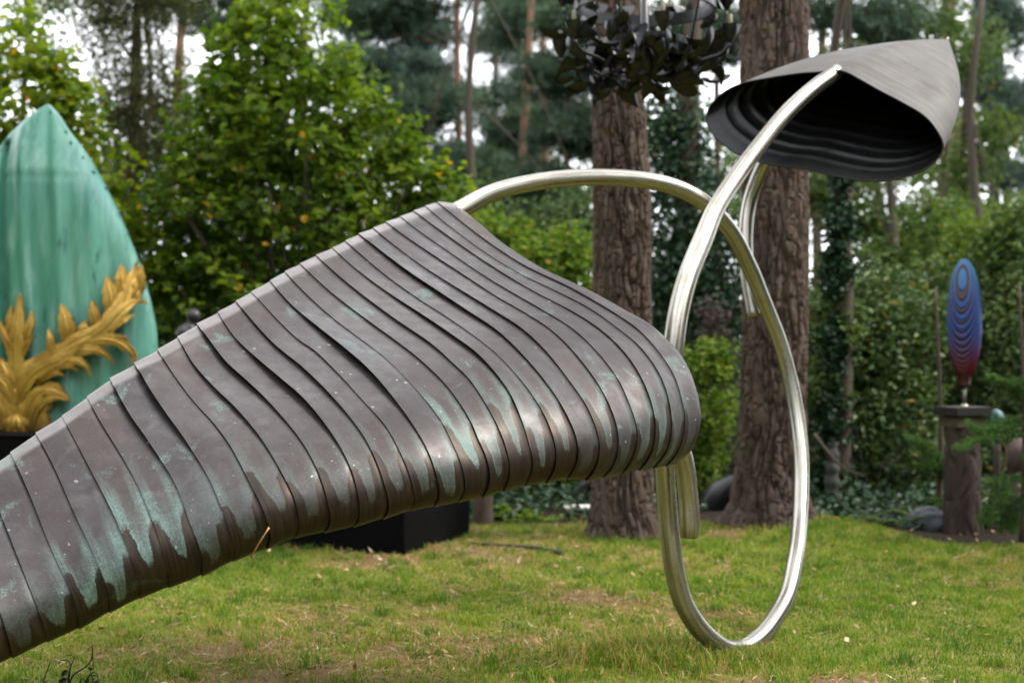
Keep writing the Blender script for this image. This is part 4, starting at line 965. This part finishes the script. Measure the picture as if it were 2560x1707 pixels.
def fern(label, loc, n, L, seed, group=None):
    r = np.random.default_rng(seed); mb = MB()
    for k in range(n):
        th = r.uniform(0, 6.283); l = L * r.uniform(.7, 1.1); t_ = np.linspace(0, 1, 14)
        rad = l * .75 * t_; z = l * (1.0 * t_ - .62 * t_ ** 2.2)
        c_ = np.stack([rad * math.cos(th), rad * math.sin(th), z], 1); sdv = np.array([-math.sin(th), math.cos(th), 0])
        for i in range(2, 14):
            w = l * .30 * math.sin(math.pi * (t_[i] * .9 + .08)) ; f_ = np.array([math.cos(th), math.sin(th), -.2])
            for s_ in (-1, 1):
                q = c_[i]; tipp = q + sdv * s_ * w + f_ * w * .4
                mb.add(np.array([q - f_ * .012 * l * 2.4, q + f_ * .012 * l * 2.4, tipp]), np.array([[0, 1, 2]]), None, r.uniform(.2, .9))
        mb.add(*tube(c_, np.linspace(.006, .002, 14), 4))
    o = mb.build('fern', M['fern'], None, False, loc=None); o.location = loc; return tag(o, label, 'fern', group)
p = P(2235, 1345, 10.5); fern('green fern at the lawn edge left of the boulder', (p[0], p[1], -.02), 13, .34, 2)
p = P(2300, 1335, 10.9); fern('smaller fern behind the bluish grey boulder', (p[0], p[1], -.02), 9, .30, 3)
# white flower head near the right edge
p = P(2474, 1262, 10.7); wf = thing('hydrangea', 'plant with a white round flower head right of the bark post', 'plant', (p[0], p[1], 0))
r = np.random.default_rng(12); d = rand_dirs(r, 130); pos = d * np.array([.055, .055, .05]) + [0, 0, p[2]]
V, F, T = leaf_arrays(pos, d, np.full(130, .03), np.full(130, .028), r, r.random(130)); M['petal'] = leafmat('white petals', (.45, .46, .42), (.6, .6, .56), (.75, .74, .7), (.5, .5, .4), 2, .2)
obj('flower_head', mesh('flower_head', V, F, M['petal'], False, None, {'tint': T}), wf)
V, F, uv = tube(spline([[.06, 0, -.05], [.03, 0, .2], [0, 0, p[2]]], 10), .005, 6); obj('stem', mesh('stem', V, F, M['twig']), wf)
pos = r.normal(size=(60, 3)) * [.09, .07, .08] + [.03, 0, .2]; nn = rand_dirs(r, 60) + [0, 0, .8]
V, F, T = leaf_arrays(pos, nn / np.linalg.norm(nn, axis=1, keepdims=True), np.full(60, .09), np.full(60, .06), r, r.random(60) * .9); obj('leaves', mesh('leaves', V, F, M['rhodo'], False, None, {'tint': T}), wf)
# half hidden sculptures at the right edge
M['turq'] = simple('pale turquoise glaze', (.05, .12, .12), .5, 0, .2, 6, .05)
blob_path('turquoise_sculpture', 'pale turquoise rounded sculpture glimpsed behind the post cap', 'sculpture', [(2492,1110,11.8,.02),(2494,1095,11.8,.05),(2496,1060,11.8,.065),(2490,1030,11.8,.04),(2488,1022,11.8,.01)], M['turq'])
V, F, uv = tube(spline([P(2492, 1345, 11.8), P(2492, 1220, 11.8), P(2493, 1108, 11.8)], 12), .03, 10); b_ = P(2492, 1345, 11.8); tag(obj('pedestal_rod', mesh('pedestal_rod', V - b_, F, M['bark_dark'], True, uv), None, b_), 'dark pole carrying the pale turquoise sculpture', 'pole')
M['terracotta'] = simple('brown terracotta', (.045, .024, .016), .7, 0, .3, 6, .1)
blob_path('terracotta_figure', 'brown terracotta figure half hidden by fir twigs at the right edge', 'sculpture', [(2540,1350,11.5,.10),(2540,1230,11.5,.09),(2542,1190,11.5,.06),(2545,1160,11.5,.10),(2545,1120,11.5,.09),(2545,1095,11.5,.03)], M['terracotta'])
blob_path('dark_figure', 'low dark bronze animal form under the fir at the right', 'sculpture', [(2470,1370,11.0,.02),(2480,1330,11.0,.07),(2510,1290,11.0,.09),(2545,1300,11.0,.09),(2580,1340,11.0,.06),(2600,1370,11.0,.03)], M['black'])
# stick lying on the lawn
st_ = np.array([P(1178, 1363, 9.78), P(1260, 1369, 9.65), P(1340, 1376, 9.52), P(1402, 1389, 9.3)]); st_[:, 2] = gz(st_[:, 0], st_[:, 1]) + .02
V, F, uv = tube(spline(st_, 20), np.linspace(.008, .016, 20), 7); tag(obj('fallen_stick', mesh('fallen_stick', V - st_[0], F, M['bark_dark'], True), None, st_[0]), 'thin dark stick lying on the lawn beside the black plinth', 'stick')
# dry needle caught on the copper lip
nd_ = spline([P(672, 1317, 4.44), P(655, 1347, 4.43), P(640, 1372, 4.44), P(628, 1391, 4.48)], 10); mb = MB().add(*tube(nd_, [.002] * 9 + [.004], 5)); nd2 = spline([P(674, 1319, 4.435), P(650, 1352, 4.425), P(630, 1390, 4.47)], 8); mb.add(*tube(nd2, .0016, 5))
M['needle'] = simple('dry needle', (.34, .18, .07), .6, 0, .2, 20, 0); b = nd_[0]; 
for q in range(len(mb.V)): mb.V[q] = mb.V[q] - b
o = mb.build('pine_needle', M['needle'], None); o.location = b; tag(o, 'dry brown pine needle hanging from the lower copper edge', 'pine needle')
# withered stalks in the foreground
def stalk(label, lists, leaves, Y, seed):
    mb = MB(); r = np.random.default_rng(seed); b = P(lists[0][0][0], lists[0][0][1], Y); b[2] = 0
    for l_ in lists:
        q = spline([P(x_, y_, Y + dy) - b for (x_, y_), dy in zip(l_, np.linspace(0, r.uniform(-.06, .06), len(l_)))], 18); mb.add(*tube(q, np.linspace(.0042, .0016, 18), 5))
    o = mb.build('stem', M['dead'], None)
    root = thing('withered_plant', label, 'plant', b, 'withered plants in front of the lawn'); o.parent = root
    for (x_, y_, s_) in leaves:
        V, F, T = leaf_arrays(np.array([P(x_, y_, Y) - b]), np.array([[.2, -.8, .5]]) / .964, np.array([s_]), np.array([s_ * .6]), r, np.array([.5]), .3); obj('leaf', mesh('leaf', V, F, M['dead'], False, None, {'tint': T}), root)
M['dead'] = simple('blackish dead stem', (.022, .024, .015), .7, 0, .3, 20, 0)
SY = 5.3
stalk('withered plant with a hooked double stem and two leaves at the lower left', [[(172,1810),(172,1740),(170,1695),(178,1660),(186,1645),(183,1638),(165,1636)],[(172,1740),(172,1695),(176,1662),(170,1650),(152,1650),(146,1657)],[(172,1740),(180,1690),(215,1665),(231,1642),(229,1608),(232,1640),(233,1672)]], [(162,1682,.035),(157,1702,.04)], SY, 1)
stalk('withered plant with a single straight stem at the lower left corner', [[(100,1830),(104,1720),(112,1690),(127,1652)],[(104,1730),(112,1704),(122,1700)]], [], SY, 2)
stalk('withered plant with a tangle of curled tendrils at the lower left', [[(232,1830),(225,1730),(220,1700),(226,1682),(240,1680),(246,1695),(236,1705),(228,1695)],[(222,1730),(216,1702),(224,1688),(243,1690),(247,1715)],[(226,1730),(232,1700),(228,1685),(225,1668)],[(224,1740),(212,1700),(205,1695),(198,1712)]], [(226,1672,.02),(240,1708,.025)], SY, 3)

# ------------------------------------------------------------------ shrubs and trees
def at(px, Y, z=0.0): return (float(P(px, 0, Y)[0]), Y, z)
def bl(px, py, Y, rx, ry, rz, o):
    """ellipsoid blob at a photograph pixel; radii in metres, relative to base o"""
    return (P(px, py, Y) - np.array(o), np.array([rx, ry, rz]))
# hazels behind the leaf and the copper
o = at(60, 13.2); leafy('hazel_shrub', 'yellowing round leaved hazel behind the green leaf sculpture', 'shrub', o,
   [bl(40,330,13.2,.75,.6,.9,o), bl(150,470,13.4,.65,.6,.8,o), bl(60,640,13.2,.8,.6,.6,o), bl(60,160,13.3,.35,.3,.5,o), bl(-180,420,13.2,.8,.6,1.1,o), bl(220,250,13.5,.2,.2,.3,o), bl(300,620,13.2,.45,.5,.55,o)], M['hazel_yellow'], 300, 13, .095, .115, .10, 1, 34, .018)
o = at(740, 13.6); leafy('hazel_shrub', 'tall green hazel filling the space behind the copper strips', 'shrub', o,
   [bl(690,420,13.6,.95,.7,1.2,o), bl(700,120,13.7,.62,.5,.75,o), bl(640,30,13.7,.35,.3,.3,o), bl(560,330,13.5,.5,.5,.7,o), bl(850,330,13.7,.5,.5,.75,o), bl(1010,470,13.7,.42,.4,.55,o), bl(1090,520,13.8,.32,.4,.42,o), bl(480,560,13.3,.5,.5,.6,o), bl(880,620,13.6,.8,.6,.6,o), bl(1000,330,13.9,.16,.2,.3,o), bl(560,720,13.4,.8,.6,.5,o)], M['hazel'], 560, 16, .09, .105, .085, 2, 64, .018)
o = at(560, 15.0); leafy('laurel_shrub', 'dark evergreen laurel low behind the hazel', 'shrub', o, [bl(480,800,15,.9,.6,.8,o), bl(300,800,15,.8,.6,.9,o), bl(700,760,15,1.1,.6,.9,o), bl(950,720,15,1.0,.6,.7,o), bl(560,560,15.4,1.2,.5,.8,o)], M['ivy'], 620, 14, .15, .11, .05, 3, 12, .02)
o = at(330, 20); leafy('cypress_tree', 'olive brown feathery cypress at the upper left behind the hazels', 'tree', o, [bl(330,120,20,.75,.6,1.0,o), bl(300,300,20,.8,.7,.8,o), bl(420,250,20,.6,.6,1.0,o), bl(250,0,20,.7,.6,.9,o), bl(360,500,20,.9,.8,1.0,o), bl(400,-60,20,.8,.6,.8,o)], M['olive'], 900, 26, .13, .09, .022, 4, 14, .03, ([(0,0,-.1),(0,0,3),(.1,0,7)], .16, .05), None, .2, 'bark_dark', .35)
# shrubs seen between copper, trunks and ring
o = at(1290, 14.6); leafy('shrub', 'bright green shrub showing over the copper shoulder left of the pine', 'shrub', o, [bl(1280,640,14.6,.45,.4,.35,o), bl(1400,690,14.6,.42,.4,.35,o), bl(1190,590,14.8,.28,.3,.28,o), bl(1420,610,14.8,.25,.3,.2,o)], M['shrub'], 330, 13, .09, .07, .05, 5, 16, .012)
o = at(1745, 12.6); leafy('shrub', 'light green leafy shrub between the copper tip and the right pine', 'shrub', o, [bl(1770,1010,12.6,.24,.3,.5,o), bl(1740,1150,12.6,.28,.3,.35,o), bl(1790,900,12.7,.16,.2,.2,o), bl(1700,950,12.6,.2,.2,.3,o)], M['shrub'], 230, 14, .06, .055, .042, 6, 16, .01)
o = at(1790, 13.2); leafy('smoke_bush', 'thin dusky purple sprigs rising above the light green shrub', 'shrub', o, [bl(1790,830,13.2,.10,.15,.30,o), bl(1770,780,13.2,.07,.1,.2,o), bl(1815,880,13.2,.08,.1,.2,o)], M['purple'], 70, 9, .05, .05, .025, 7, 9, .006)
o = at(1720, 16.0); leafy('ivy_tree', 'dark ivy clad tree between the two big pine trunks', 'tree', o, [bl(1700,560,16,.42,.4,.9,o), bl(1740,860,16,.5,.4,.8,o), bl(1690,330,16.1,.36,.4,.55,o), bl(1790,700,16.2,.4,.4,.9,o), bl(1660,760,16,.3,.4,.9,o)], M['ivy'], 620, 16, .13, .075, .06, 8, 6, .02, ([(0,0,-.1),(0,0,3),(.1,0,6)], .16, .08), None, .3, 'bark_dark', .5)
o = at(1330, 11.2); leafy('ground_plant', 'low yellow green plant on the lawn edge beside the black plinth', 'plant', o, [bl(1300,1305,11.2,.20,.15,.07,o), bl(1400,1318,11.2,.28,.15,.06,o), bl(1250,1300,11.2,.10,.1,.10,o)], M['shrub'], 110, 10, .035, .05, .04, 9, 6, .004)
o = at(1330, 12.6); leafy('shrub', 'dark green shrub in shade under the copper sculpture', 'shrub', o, [bl(1330,1220,12.6,.35,.3,.28,o), bl(1200,1230,12.8,.4,.3,.3,o), bl(1430,1150,12.9,.3,.3,.4,o), bl(1290,1090,13.2,.7,.4,.5,o)], M['rhodo'], 230, 12, .07, .08, .04, 10, 10, .01)
o = at(1650, 13.6); leafy('shrub', 'dark shrub behind the foot of the two pines', 'shrub', o, [bl(1650,1180,13.6,.5,.3,.45,o), bl(1850,1150,13.8,.6,.3,.5,o), bl(1500,1180,13.6,.4,.3,.4,o)], M['rhodo'], 260, 13, .08, .08, .035, 11, 8, .01)
# rhododendrons on the right
o = at(2170, 13.4); leafy('rhododendron', 'big rounded rhododendron right of the pine trunk', 'shrub', o, [bl(2130,900,13.4,.62,.5,.7,o), bl(2220,800,13.6,.55,.5,.5,o), bl(2080,1080,13.3,.5,.4,.6,o), bl(2240,1100,13.3,.5,.4,.7,o), bl(2060,800,13.7,.3,.4,.3,o)], M['rhodo'], 560, 22, .095, .085, .034, 12, 18, .014)
o = at(2400, 14.6); leafy('rhododendron', 'rhododendron behind the blue and red ovoid', 'shrub', o, [bl(2360,880,14.6,.65,.5,.8,o), bl(2470,760,14.8,.7,.5,.6,o), bl(2420,1090,14.4,.7,.5,.7,o), bl(2330,720,14.9,.4,.4,.3,o)], M['rhodo'], 560, 22, .10, .085, .034, 13, 14, .014)
o = at(2590, 13.9); leafy('rhododendron', 'rhododendron at the right edge of the photograph', 'shrub', o, [bl(2570,860,13.9,.45,.5,.9,o), bl(2640,1000,13.9,.6,.5,.9,o), bl(2560,1150,13.7,.5,.4,.5,o)], M['rhodo'], 330, 22, .10, .085, .034, 14, 12, .014)
o = at(2290, 15.2); leafy('sapling', 'light leaved sapling rising out of the rhododendrons left of the ovoid', 'sapling', o, [bl(2280,690,15.2,.35,.35,.30,o), bl(2310,560,15.3,.25,.25,.35,o), bl(2250,780,15.1,.3,.3,.25,o), bl(2200,660,15.3,.25,.25,.2,o)], M['birch'], 120, 15, .10, .085, .05, 71, 10, .01)
o = at(2530, 14.2); leafy('sapling', 'loose light green sapling at the right edge behind the fir', 'sapling', o, [bl(2530,700,14.2,.3,.3,.4,o), bl(2480,620,14.3,.25,.25,.25,o), bl(2560,560,14.3,.25,.25,.35,o), bl(2545,900,14.1,.3,.3,.3,o)], M['birch'], 130, 15, .10, .085, .05, 72, 10, .01)
o = at(2080, 13.0); leafy('sapling', 'pale green sprigs beside the right side of the big pine', 'sapling', o, [bl(2075,700,13,.16,.2,.3,o), bl(2110,820,12.9,.18,.2,.2,o), bl(2070,960,12.9,.14,.2,.22,o)], M['birch'], 60, 13, .07, .07, .045, 73, 8, .008)
# young fir at the right edge
def fir(label, loc, boughs, seed):
    r = np.random.default_rng(seed); root = thing('young_fir', label, 'fir tree', loc); lo = np.array(loc); mb = MB(); nb = MB()
    V, F, uv = tube(spline([[0, 0, -.05], [.02, 0, .8], [-.02, 0, 1.8]], 14), np.linspace(.028, .008, 14), 8); mb.add(V, F)
    P_, A_, T_ = [], [], []
    for pts in boughs:
        q = spline([P(*p) - lo for p in pts], 26); mb.add(*tube(q, np.linspace(.010, .003, 26), 5))
        tg = np.gradient(q, axis=0); tg /= np.linalg.norm(tg, axis=1, keepdims=True)
        for i in range(4, 26):
            for s_ in (-1, 1):
                sdv = np.cross(tg[i], [0, 0, 1.0]) * s_; sdv /= np.linalg.norm(sdv) + 1e-9; l = .16 * (1 - .6 * i / 26) * r.uniform(.6, 1.1)
                for f_ in np.linspace(.1, 1, 7):
                    P_.append(q[i] + (sdv * .8 + tg[i] * .5 + [0, 0, r.normal(0, .25)]) * l * f_); A_.append(sdv * .4 + tg[i] * .6 + [0, 0, .15]); T_.append(.25 + .4 * i / 26 + r.normal(0, .1))
    V, F, T = needle_tufts(r, np.array(P_), np.array(A_), .035, .0022, 9, np.clip(np.array(T_), 0, .9))
    obj('needles', mesh('needles', V, F, M['yew'], False, None, {'tint': T}), root); mb.build('trunk', M['twig'], root)
fir('young soft green fir with drooping boughs right of the bark post', at(2555, 9.9), [[(2555,1070,9.9),(2500,1085,9.7),(2440,1100,9.6),(2398,1120,9.55)],[(2555,1040,9.9),(2500,1060,9.75),(2455,1075,9.7),(2430,1065,9.7)],[(2555,1000,9.9),(2520,960,9.8),(2480,945,9.8)],[(2555,1180,9.9),(2520,1200,9.8),(2490,1250,9.75),(2465,1300,9.7)],[(2555,1120,9.9),(2590,1150,9.8),(2640,1200,9.7)],[(2555,960,9.9),(2590,950,9.8),(2640,960,9.8)],[(2555,1230,9.9),(2530,1260,9.8),(2520,1320,9.75)]], 3)
fir('small fir spray with pale tips left of the bark post', at(2345, 10.7), [[(2370,1180,10.7),(2345,1150,10.6),(2310,1120,10.55),(2285,1100,10.5)],[(2370,1190,10.7),(2340,1170,10.6),(2310,1165,10.55)],[(2370,1240,10.7),(2350,1260,10.6),(2320,1290,10.6)]], 5)
V, F, uv = tube(spline([P(2470,1275,10.0), P(2482,1220,10.0), P(2508,1180,10.0), P(2514,1120,10.0), P(2495,1085,10.0), P(2520,1040,10.0)], 24), np.linspace(.009, .004, 24), 6)
b = P(2470, 1275, 10.0); tag(obj('bare_twig', mesh('bare_twig', V - b, F, M['bark_red'], True), None, b), 'bare kinked twig in front of the young fir', 'twig')
V, F, uv = tube(spline([P(2035,1085,12.4), P(2070,1130,12.3), P(2110,1170,12.2), P(2160,1190,12.2)], 18), np.linspace(.02, .007, 18), 7)
b = P(2035, 1085, 12.4); tag(obj('bare_branch', mesh('bare_branch', V - b, F, M['bark_dark'], True), None, b), 'dark bare branch slanting down right of the big pine', 'branch')

# ivy and low growth on the woodland floor
r = np.random.default_rng(61); n_ = 16000
gy_ = r.uniform(10.3, 16, n_); gx_ = r.uniform(-.52, .52, n_) * gy_; k_ = (gy_ > lawn_edge(gx_) + .12 + r.exponential(.12, n_)) & (fbm(gx_ * 1.3 + 3, gy_ * 1.3, 8, 3) > .36); gx_, gy_ = gx_[k_], gy_[k_]
hh_ = .02 + .22 * fbm(gx_ * 1.7 + 5, gy_ * 1.7, 9, 3) ** 2 * r.random(len(gx_)) * 2
nor_ = r.normal(size=(len(gx_), 3)) * .5 + [0, -.2, .9]; nor_ /= np.linalg.norm(nor_, axis=1, keepdims=True)
V, F, T = leaf_arrays(np.stack([gx_, gy_, gz(gx_, gy_) + hh_], 1), nor_, r.uniform(.05, .10, len(gx_)), r.uniform(.035, .065, len(gx_)), r, np.clip(r.normal(.45, .22, len(gx_)), 0, .95))
tag(obj('ground_cover', mesh('ground_cover', V, F, M['ivy'], False, None, {'tint': T})), kind='stuff')

# ------------------------------------------------------------------ woodland behind
o = at(1150, 24); pine('pine_tree', 'slim red barked pine left of the hanging chandelier', o, 9.5, .085, [bl(980,40,24,.85,.8,.35,o), bl(1010,10,24,.7,.7,.3,o), bl(1080,260,24,.75,.7,.4,o), bl(1010,330,24,.7,.7,.45,o), bl(1170,420,24,.6,.7,.4,o), bl(1130,-120,24,1.0,1,.5,o)], 1, clumps=210, ntuft=6500, spread=.22)
o = at(583, 22); pine('pine_tree', 'brown pine trunk rising above the tall hazel', o, 9.5, .13, [bl(480,20,22,.5,.7,.3,o), bl(640,-60,22,.8,.8,.4,o), bl(530,90,22,.3,.5,.25,o), bl(560,-160,22,1,1,.5,o)], 2, 'pine', 'bark', clumps=70, ntuft=1900, spread=.24)
o = at(1420, 26); pine('pine_tree', 'thin orange barked pine seen just left of the trunk under the chandelier', o, 9, .075, [bl(1390,180,26,.75,.8,.5,o), bl(1440,330,26,.8,.8,.5,o), bl(1340,480,26,.8,.7,.6,o), bl(1480,60,26,.9,.8,.5,o), bl(1280,560,26,.7,.7,.5,o)], 3, clumps=230, ntuft=8000, spread=.24)
o = at(1310, 30); pine('pine_tree', 'dark far pine in the gap between hazel and trunk', o, 10, .10, [bl(1290,50,30,.7,.8,.6,o), bl(1380,20,30,.8,.8,.5,o), bl(1220,480,30,.8,.8,.6,o), bl(1300,330,30,.5,.8,.5,o)], 4, clumps=170, ntuft=6000, spread=.26)
o = at(2113, 19); pine('pine_tree', 'brown pine trunk rising above the grey hood', o, 8.5, .085, [bl(2050,30,19,.4,.5,.3,o), bl(2200,60,19,.5,.5,.3,o), bl(2110,-120,19,.8,.8,.4,o), bl(2060,210,19,.35,.4,.3,o)], 5, 'pine', 'bark', clumps=70, ntuft=1700, spread=.22)
o = at(2480, 27); pine('spruce_tree', 'blue green conifer at the upper right corner', o, 10, .14, [bl(2500,60,27,.8,.7,.7,o), bl(2540,260,27,.7,.7,.6,o), bl(2440,200,27,.5,.6,.4,o), bl(2540,430,27,.5,.6,.5,o), bl(2470,-80,27,1,.9,.6,o)], 6, 'pine_blue', 'bark_dark', clumps=130, ntuft=3600, spread=.26, cat='conifer')
o = at(900, 28); pine('pine_tree', 'blue green pine showing over the right side of the tall hazel', o, 9.5, .10, [bl(930,170,28,.8,.8,.5,o), bl(880,40,28,.4,.6,.35,o), bl(1050,190,28,.6,.8,.4,o), bl(1060,90,28,.5,.6,.3,o)], 7, 'pine_blue', 'bark_red', clumps=150, ntuft=5200, spread=.24)
o = at(1800, 21); pine('pine_tree', 'thin trunk in the gap between the two big pines below the hood', o, 9, .06, [bl(1760,470,21,.3,.4,.2,o), bl(1820,100,21,.6,.6,.4,o), bl(1700,80,21,.6,.6,.5,o)], 8, 'pine', 'bark', clumps=60, ntuft=1500, spread=.22)
o = at(1240, 36); pine('pine_tree', 'pale far pine in the bright gap left of the chandelier', o, 12, .11, [bl(1250,120,36,.9,.8,.5,o), bl(1200,260,36,.8,.8,.5,o), bl(1320,230,36,.9,.8,.6,o), bl(1270,400,36,.9,.8,.6,o), bl(1230,-20,36,1,.9,.5,o)], 9, 'pine', 'bark_red', clumps=150, ntuft=4200, spread=.30)
def wood_tree(name, label, px, Y, blobs, mat, n, per, L, Wd, seed, tr=.1, group=None, spread=.17, bark='bark_dark', h=6.5, cat='tree'):
    o = at(px, Y); return leafy(name, label, cat, o, [bl(*b, o) for b in blobs], M[mat], n, per, spread, L, Wd, seed, 7, .014, ([(0,0,-.2),(.05,0,h * .4),(-.05,.1,h * .75),(.1,0,h)], tr, tr * .4), group, .35, bark, .35)
wood_tree('birch_tree', 'open leaved tree right of the pine trunk above the hood', 2230, 22, [(2220,90,22,.6,.6,.6),(2330,60,22,.5,.6,.5),(2110,160,22,.35,.5,.5),(2280,-60,22,.8,.6,.5)], 'birch', 330, 12, .10, .06, 21)
wood_tree('birch_tree', 'thin leaved tree at the upper right between hood and conifer', 2420, 24, [(2430,130,24,.5,.6,.6),(2480,330,24,.5,.6,.5),(2420,420,24,.45,.6,.5),(2540,540,24,.45,.6,.4)], 'birch', 300, 12, .10, .06, 22)
wood_tree('ivy_tree', 'ivy clad trunk standing below the hood right of the pine', 2100, 12.8, [(2100,560,12.8,.09,.1,.42),(2095,690,12.8,.12,.1,.25),(2103,430,12.8,.08,.1,.3),(2090,860,12.8,.13,.1,.3),(2085,1040,12.8,.13,.1,.3),(2085,1190,12.8,.15,.1,.2)], 'ivy', 420, 15, .06, .05, 23, .085, None, .045, 'bark_dark', 5.0)
wood_tree('oak_tree', 'light green tree under the hood with sky showing through', 2200, 23, [(2180,560,23,.5,.5,.35),(2300,620,23,.7,.5,.45),(2060,480,23,.35,.5,.5),(2380,560,23,.5,.5,.5),(2170,470,23,.2,.3,.3)], 'birch', 420, 12, .11, .07, 24)
wood_tree('oak_tree', 'yellow green tree behind the ovoid near the right edge', 2440, 21, [(2420,600,21,.5,.5,.4),(2520,640,21,.5,.5,.5),(2340,640,21,.4,.5,.3)], 'shrub', 330, 11, .09, .06, 25)
wood_tree('willow_tree', 'grey green tree at the upper left corner with bright sky gaps', 60, 22, [(40,40,22,.5,.5,.5),(120,150,22,.3,.5,.4),(-60,200,22,.8,.6,.9),(130,0,22,.3,.4,.3)], 'birch', 260, 10, .10, .05, 26)
wood_tree('oak_tree', 'shadowed tree behind the tall hazel', 760, 19, [(700,120,19,.8,.6,.7),(820,230,19,.8,.6,.6),(600,300,19,.9,.6,.9),(900,420,19,.8,.6,.7)], 'birch', 420, 12, .10, .065, 27)
wood_tree('holly_tree', 'dark tree far behind the copper shoulder', 1180, 20, [(1150,520,20,.8,.6,.5),(1300,640,20,.9,.6,.6),(1450,560,20,.7,.6,.7),(1040,640,20,.9,.6,.6)], 'rhodo', 460, 14, .10, .05, 28)
# far wood that reads as one mass
r = np.random.default_rng(50); blobs = []
for i in range(90):
    px = r.uniform(-700, 3300); Y = r.uniform(30, 44); top = r.uniform(330, 760)
    blobs.append((P(px, top, Y) * [1, 1, 1], np.array([r.uniform(1.2, 2.4), 1.0, r.uniform(.8, 1.8)])))
for i in range(70):
    px = r.uniform(-800, 3400); Y = r.uniform(17, 28); blobs.append((P(px, r.uniform(800, 1000), Y), np.array([r.uniform(.9, 1.8), .8, r.uniform(.7, 1.2)])))
pos, out, ci, cc = clump_points(r, blobs, 5200, 13, .24, .4)
nor = r.normal(size=pos.shape) + [0, 0, .4]; nor /= np.linalg.norm(nor, axis=1, keepdims=True)
ct = r.normal(0, .15, len(cc)); tint = np.clip(.4 + ct[ci] + r.normal(0, .15, len(pos)), 0, .95)
V, F, T = leaf_arrays(pos, nor, np.full(len(pos), .17), np.full(len(pos), .11), r, tint)
tag(obj('far_wood', mesh('far_wood', V, F, M['birch'], False, None, {'tint': T})), kind='stuff')
# slender trunks of the far wood
FT = [(1300,28,.07,'thin far trunk between the hazel and the left pine'),(2350,29,.11,'faint far trunk right of the grey hood'),(2390,33,.12,'faint second far trunk right of the grey hood'),(2520,31,.12,'faint far trunk near the right edge'),(1375,33,.10,'thin far trunk touching the left side of the left pine'),(2055,27,.09,'far trunk just right of the big right pine'),(430,27,.10,'far trunk behind the olive cypress'),(1010,31,.10,'far trunk behind the tall hazel crown')]
for i, (px, Y, rr_, lab) in enumerate(FT):
    V, F, uv = tube(spline([[0, 0, -.2], [.1 * math.sin(i), 0, 4], [.25 * math.cos(i), 0, 9], [.1, 0, 14]], 24), np.linspace(rr_ * 1.2, rr_ * .6, 24), 9)
    tag(obj('far_trunk', mesh('far_trunk', V, F, M['bark'] if i % 2 else M['bark_red'], True, None, {'tint': fbm(V[:, 2] * 3, V[:, 0] * 20, i, 3)}), None, at(px, Y)), lab, 'tree trunk', 'far tree trunks in the wood')
# tall woodland round the clearing, outside the frame, seen in the metal and shading the lawn
r = np.random.default_rng(77); blobs = []
for i in range(170):
    an_ = r.uniform(R(32), R(328)); d_ = r.uniform(12, 19); z_ = r.uniform(.5, 12.5 if an_ > R(112) else 5.5)
    blobs.append((np.array([math.sin(an_) * d_, math.cos(an_) * d_ * .8 - 1, z_]), np.array([2.0, 1.7, 1.6])))
pos, out, ci, cc = clump_points(r, blobs, 4200, 13, .45, .4); nor = rand_dirs(r, len(pos))
V, F, T = leaf_arrays(pos, nor, np.full(len(pos), .48), np.full(len(pos), .34), r, np.clip(r.normal(.4, .2, len(pos)), 0, .95))
tag(obj('near_wood', mesh('near_wood', V, F, M['birch'], False, None, {'tint': T})), kind='stuff')
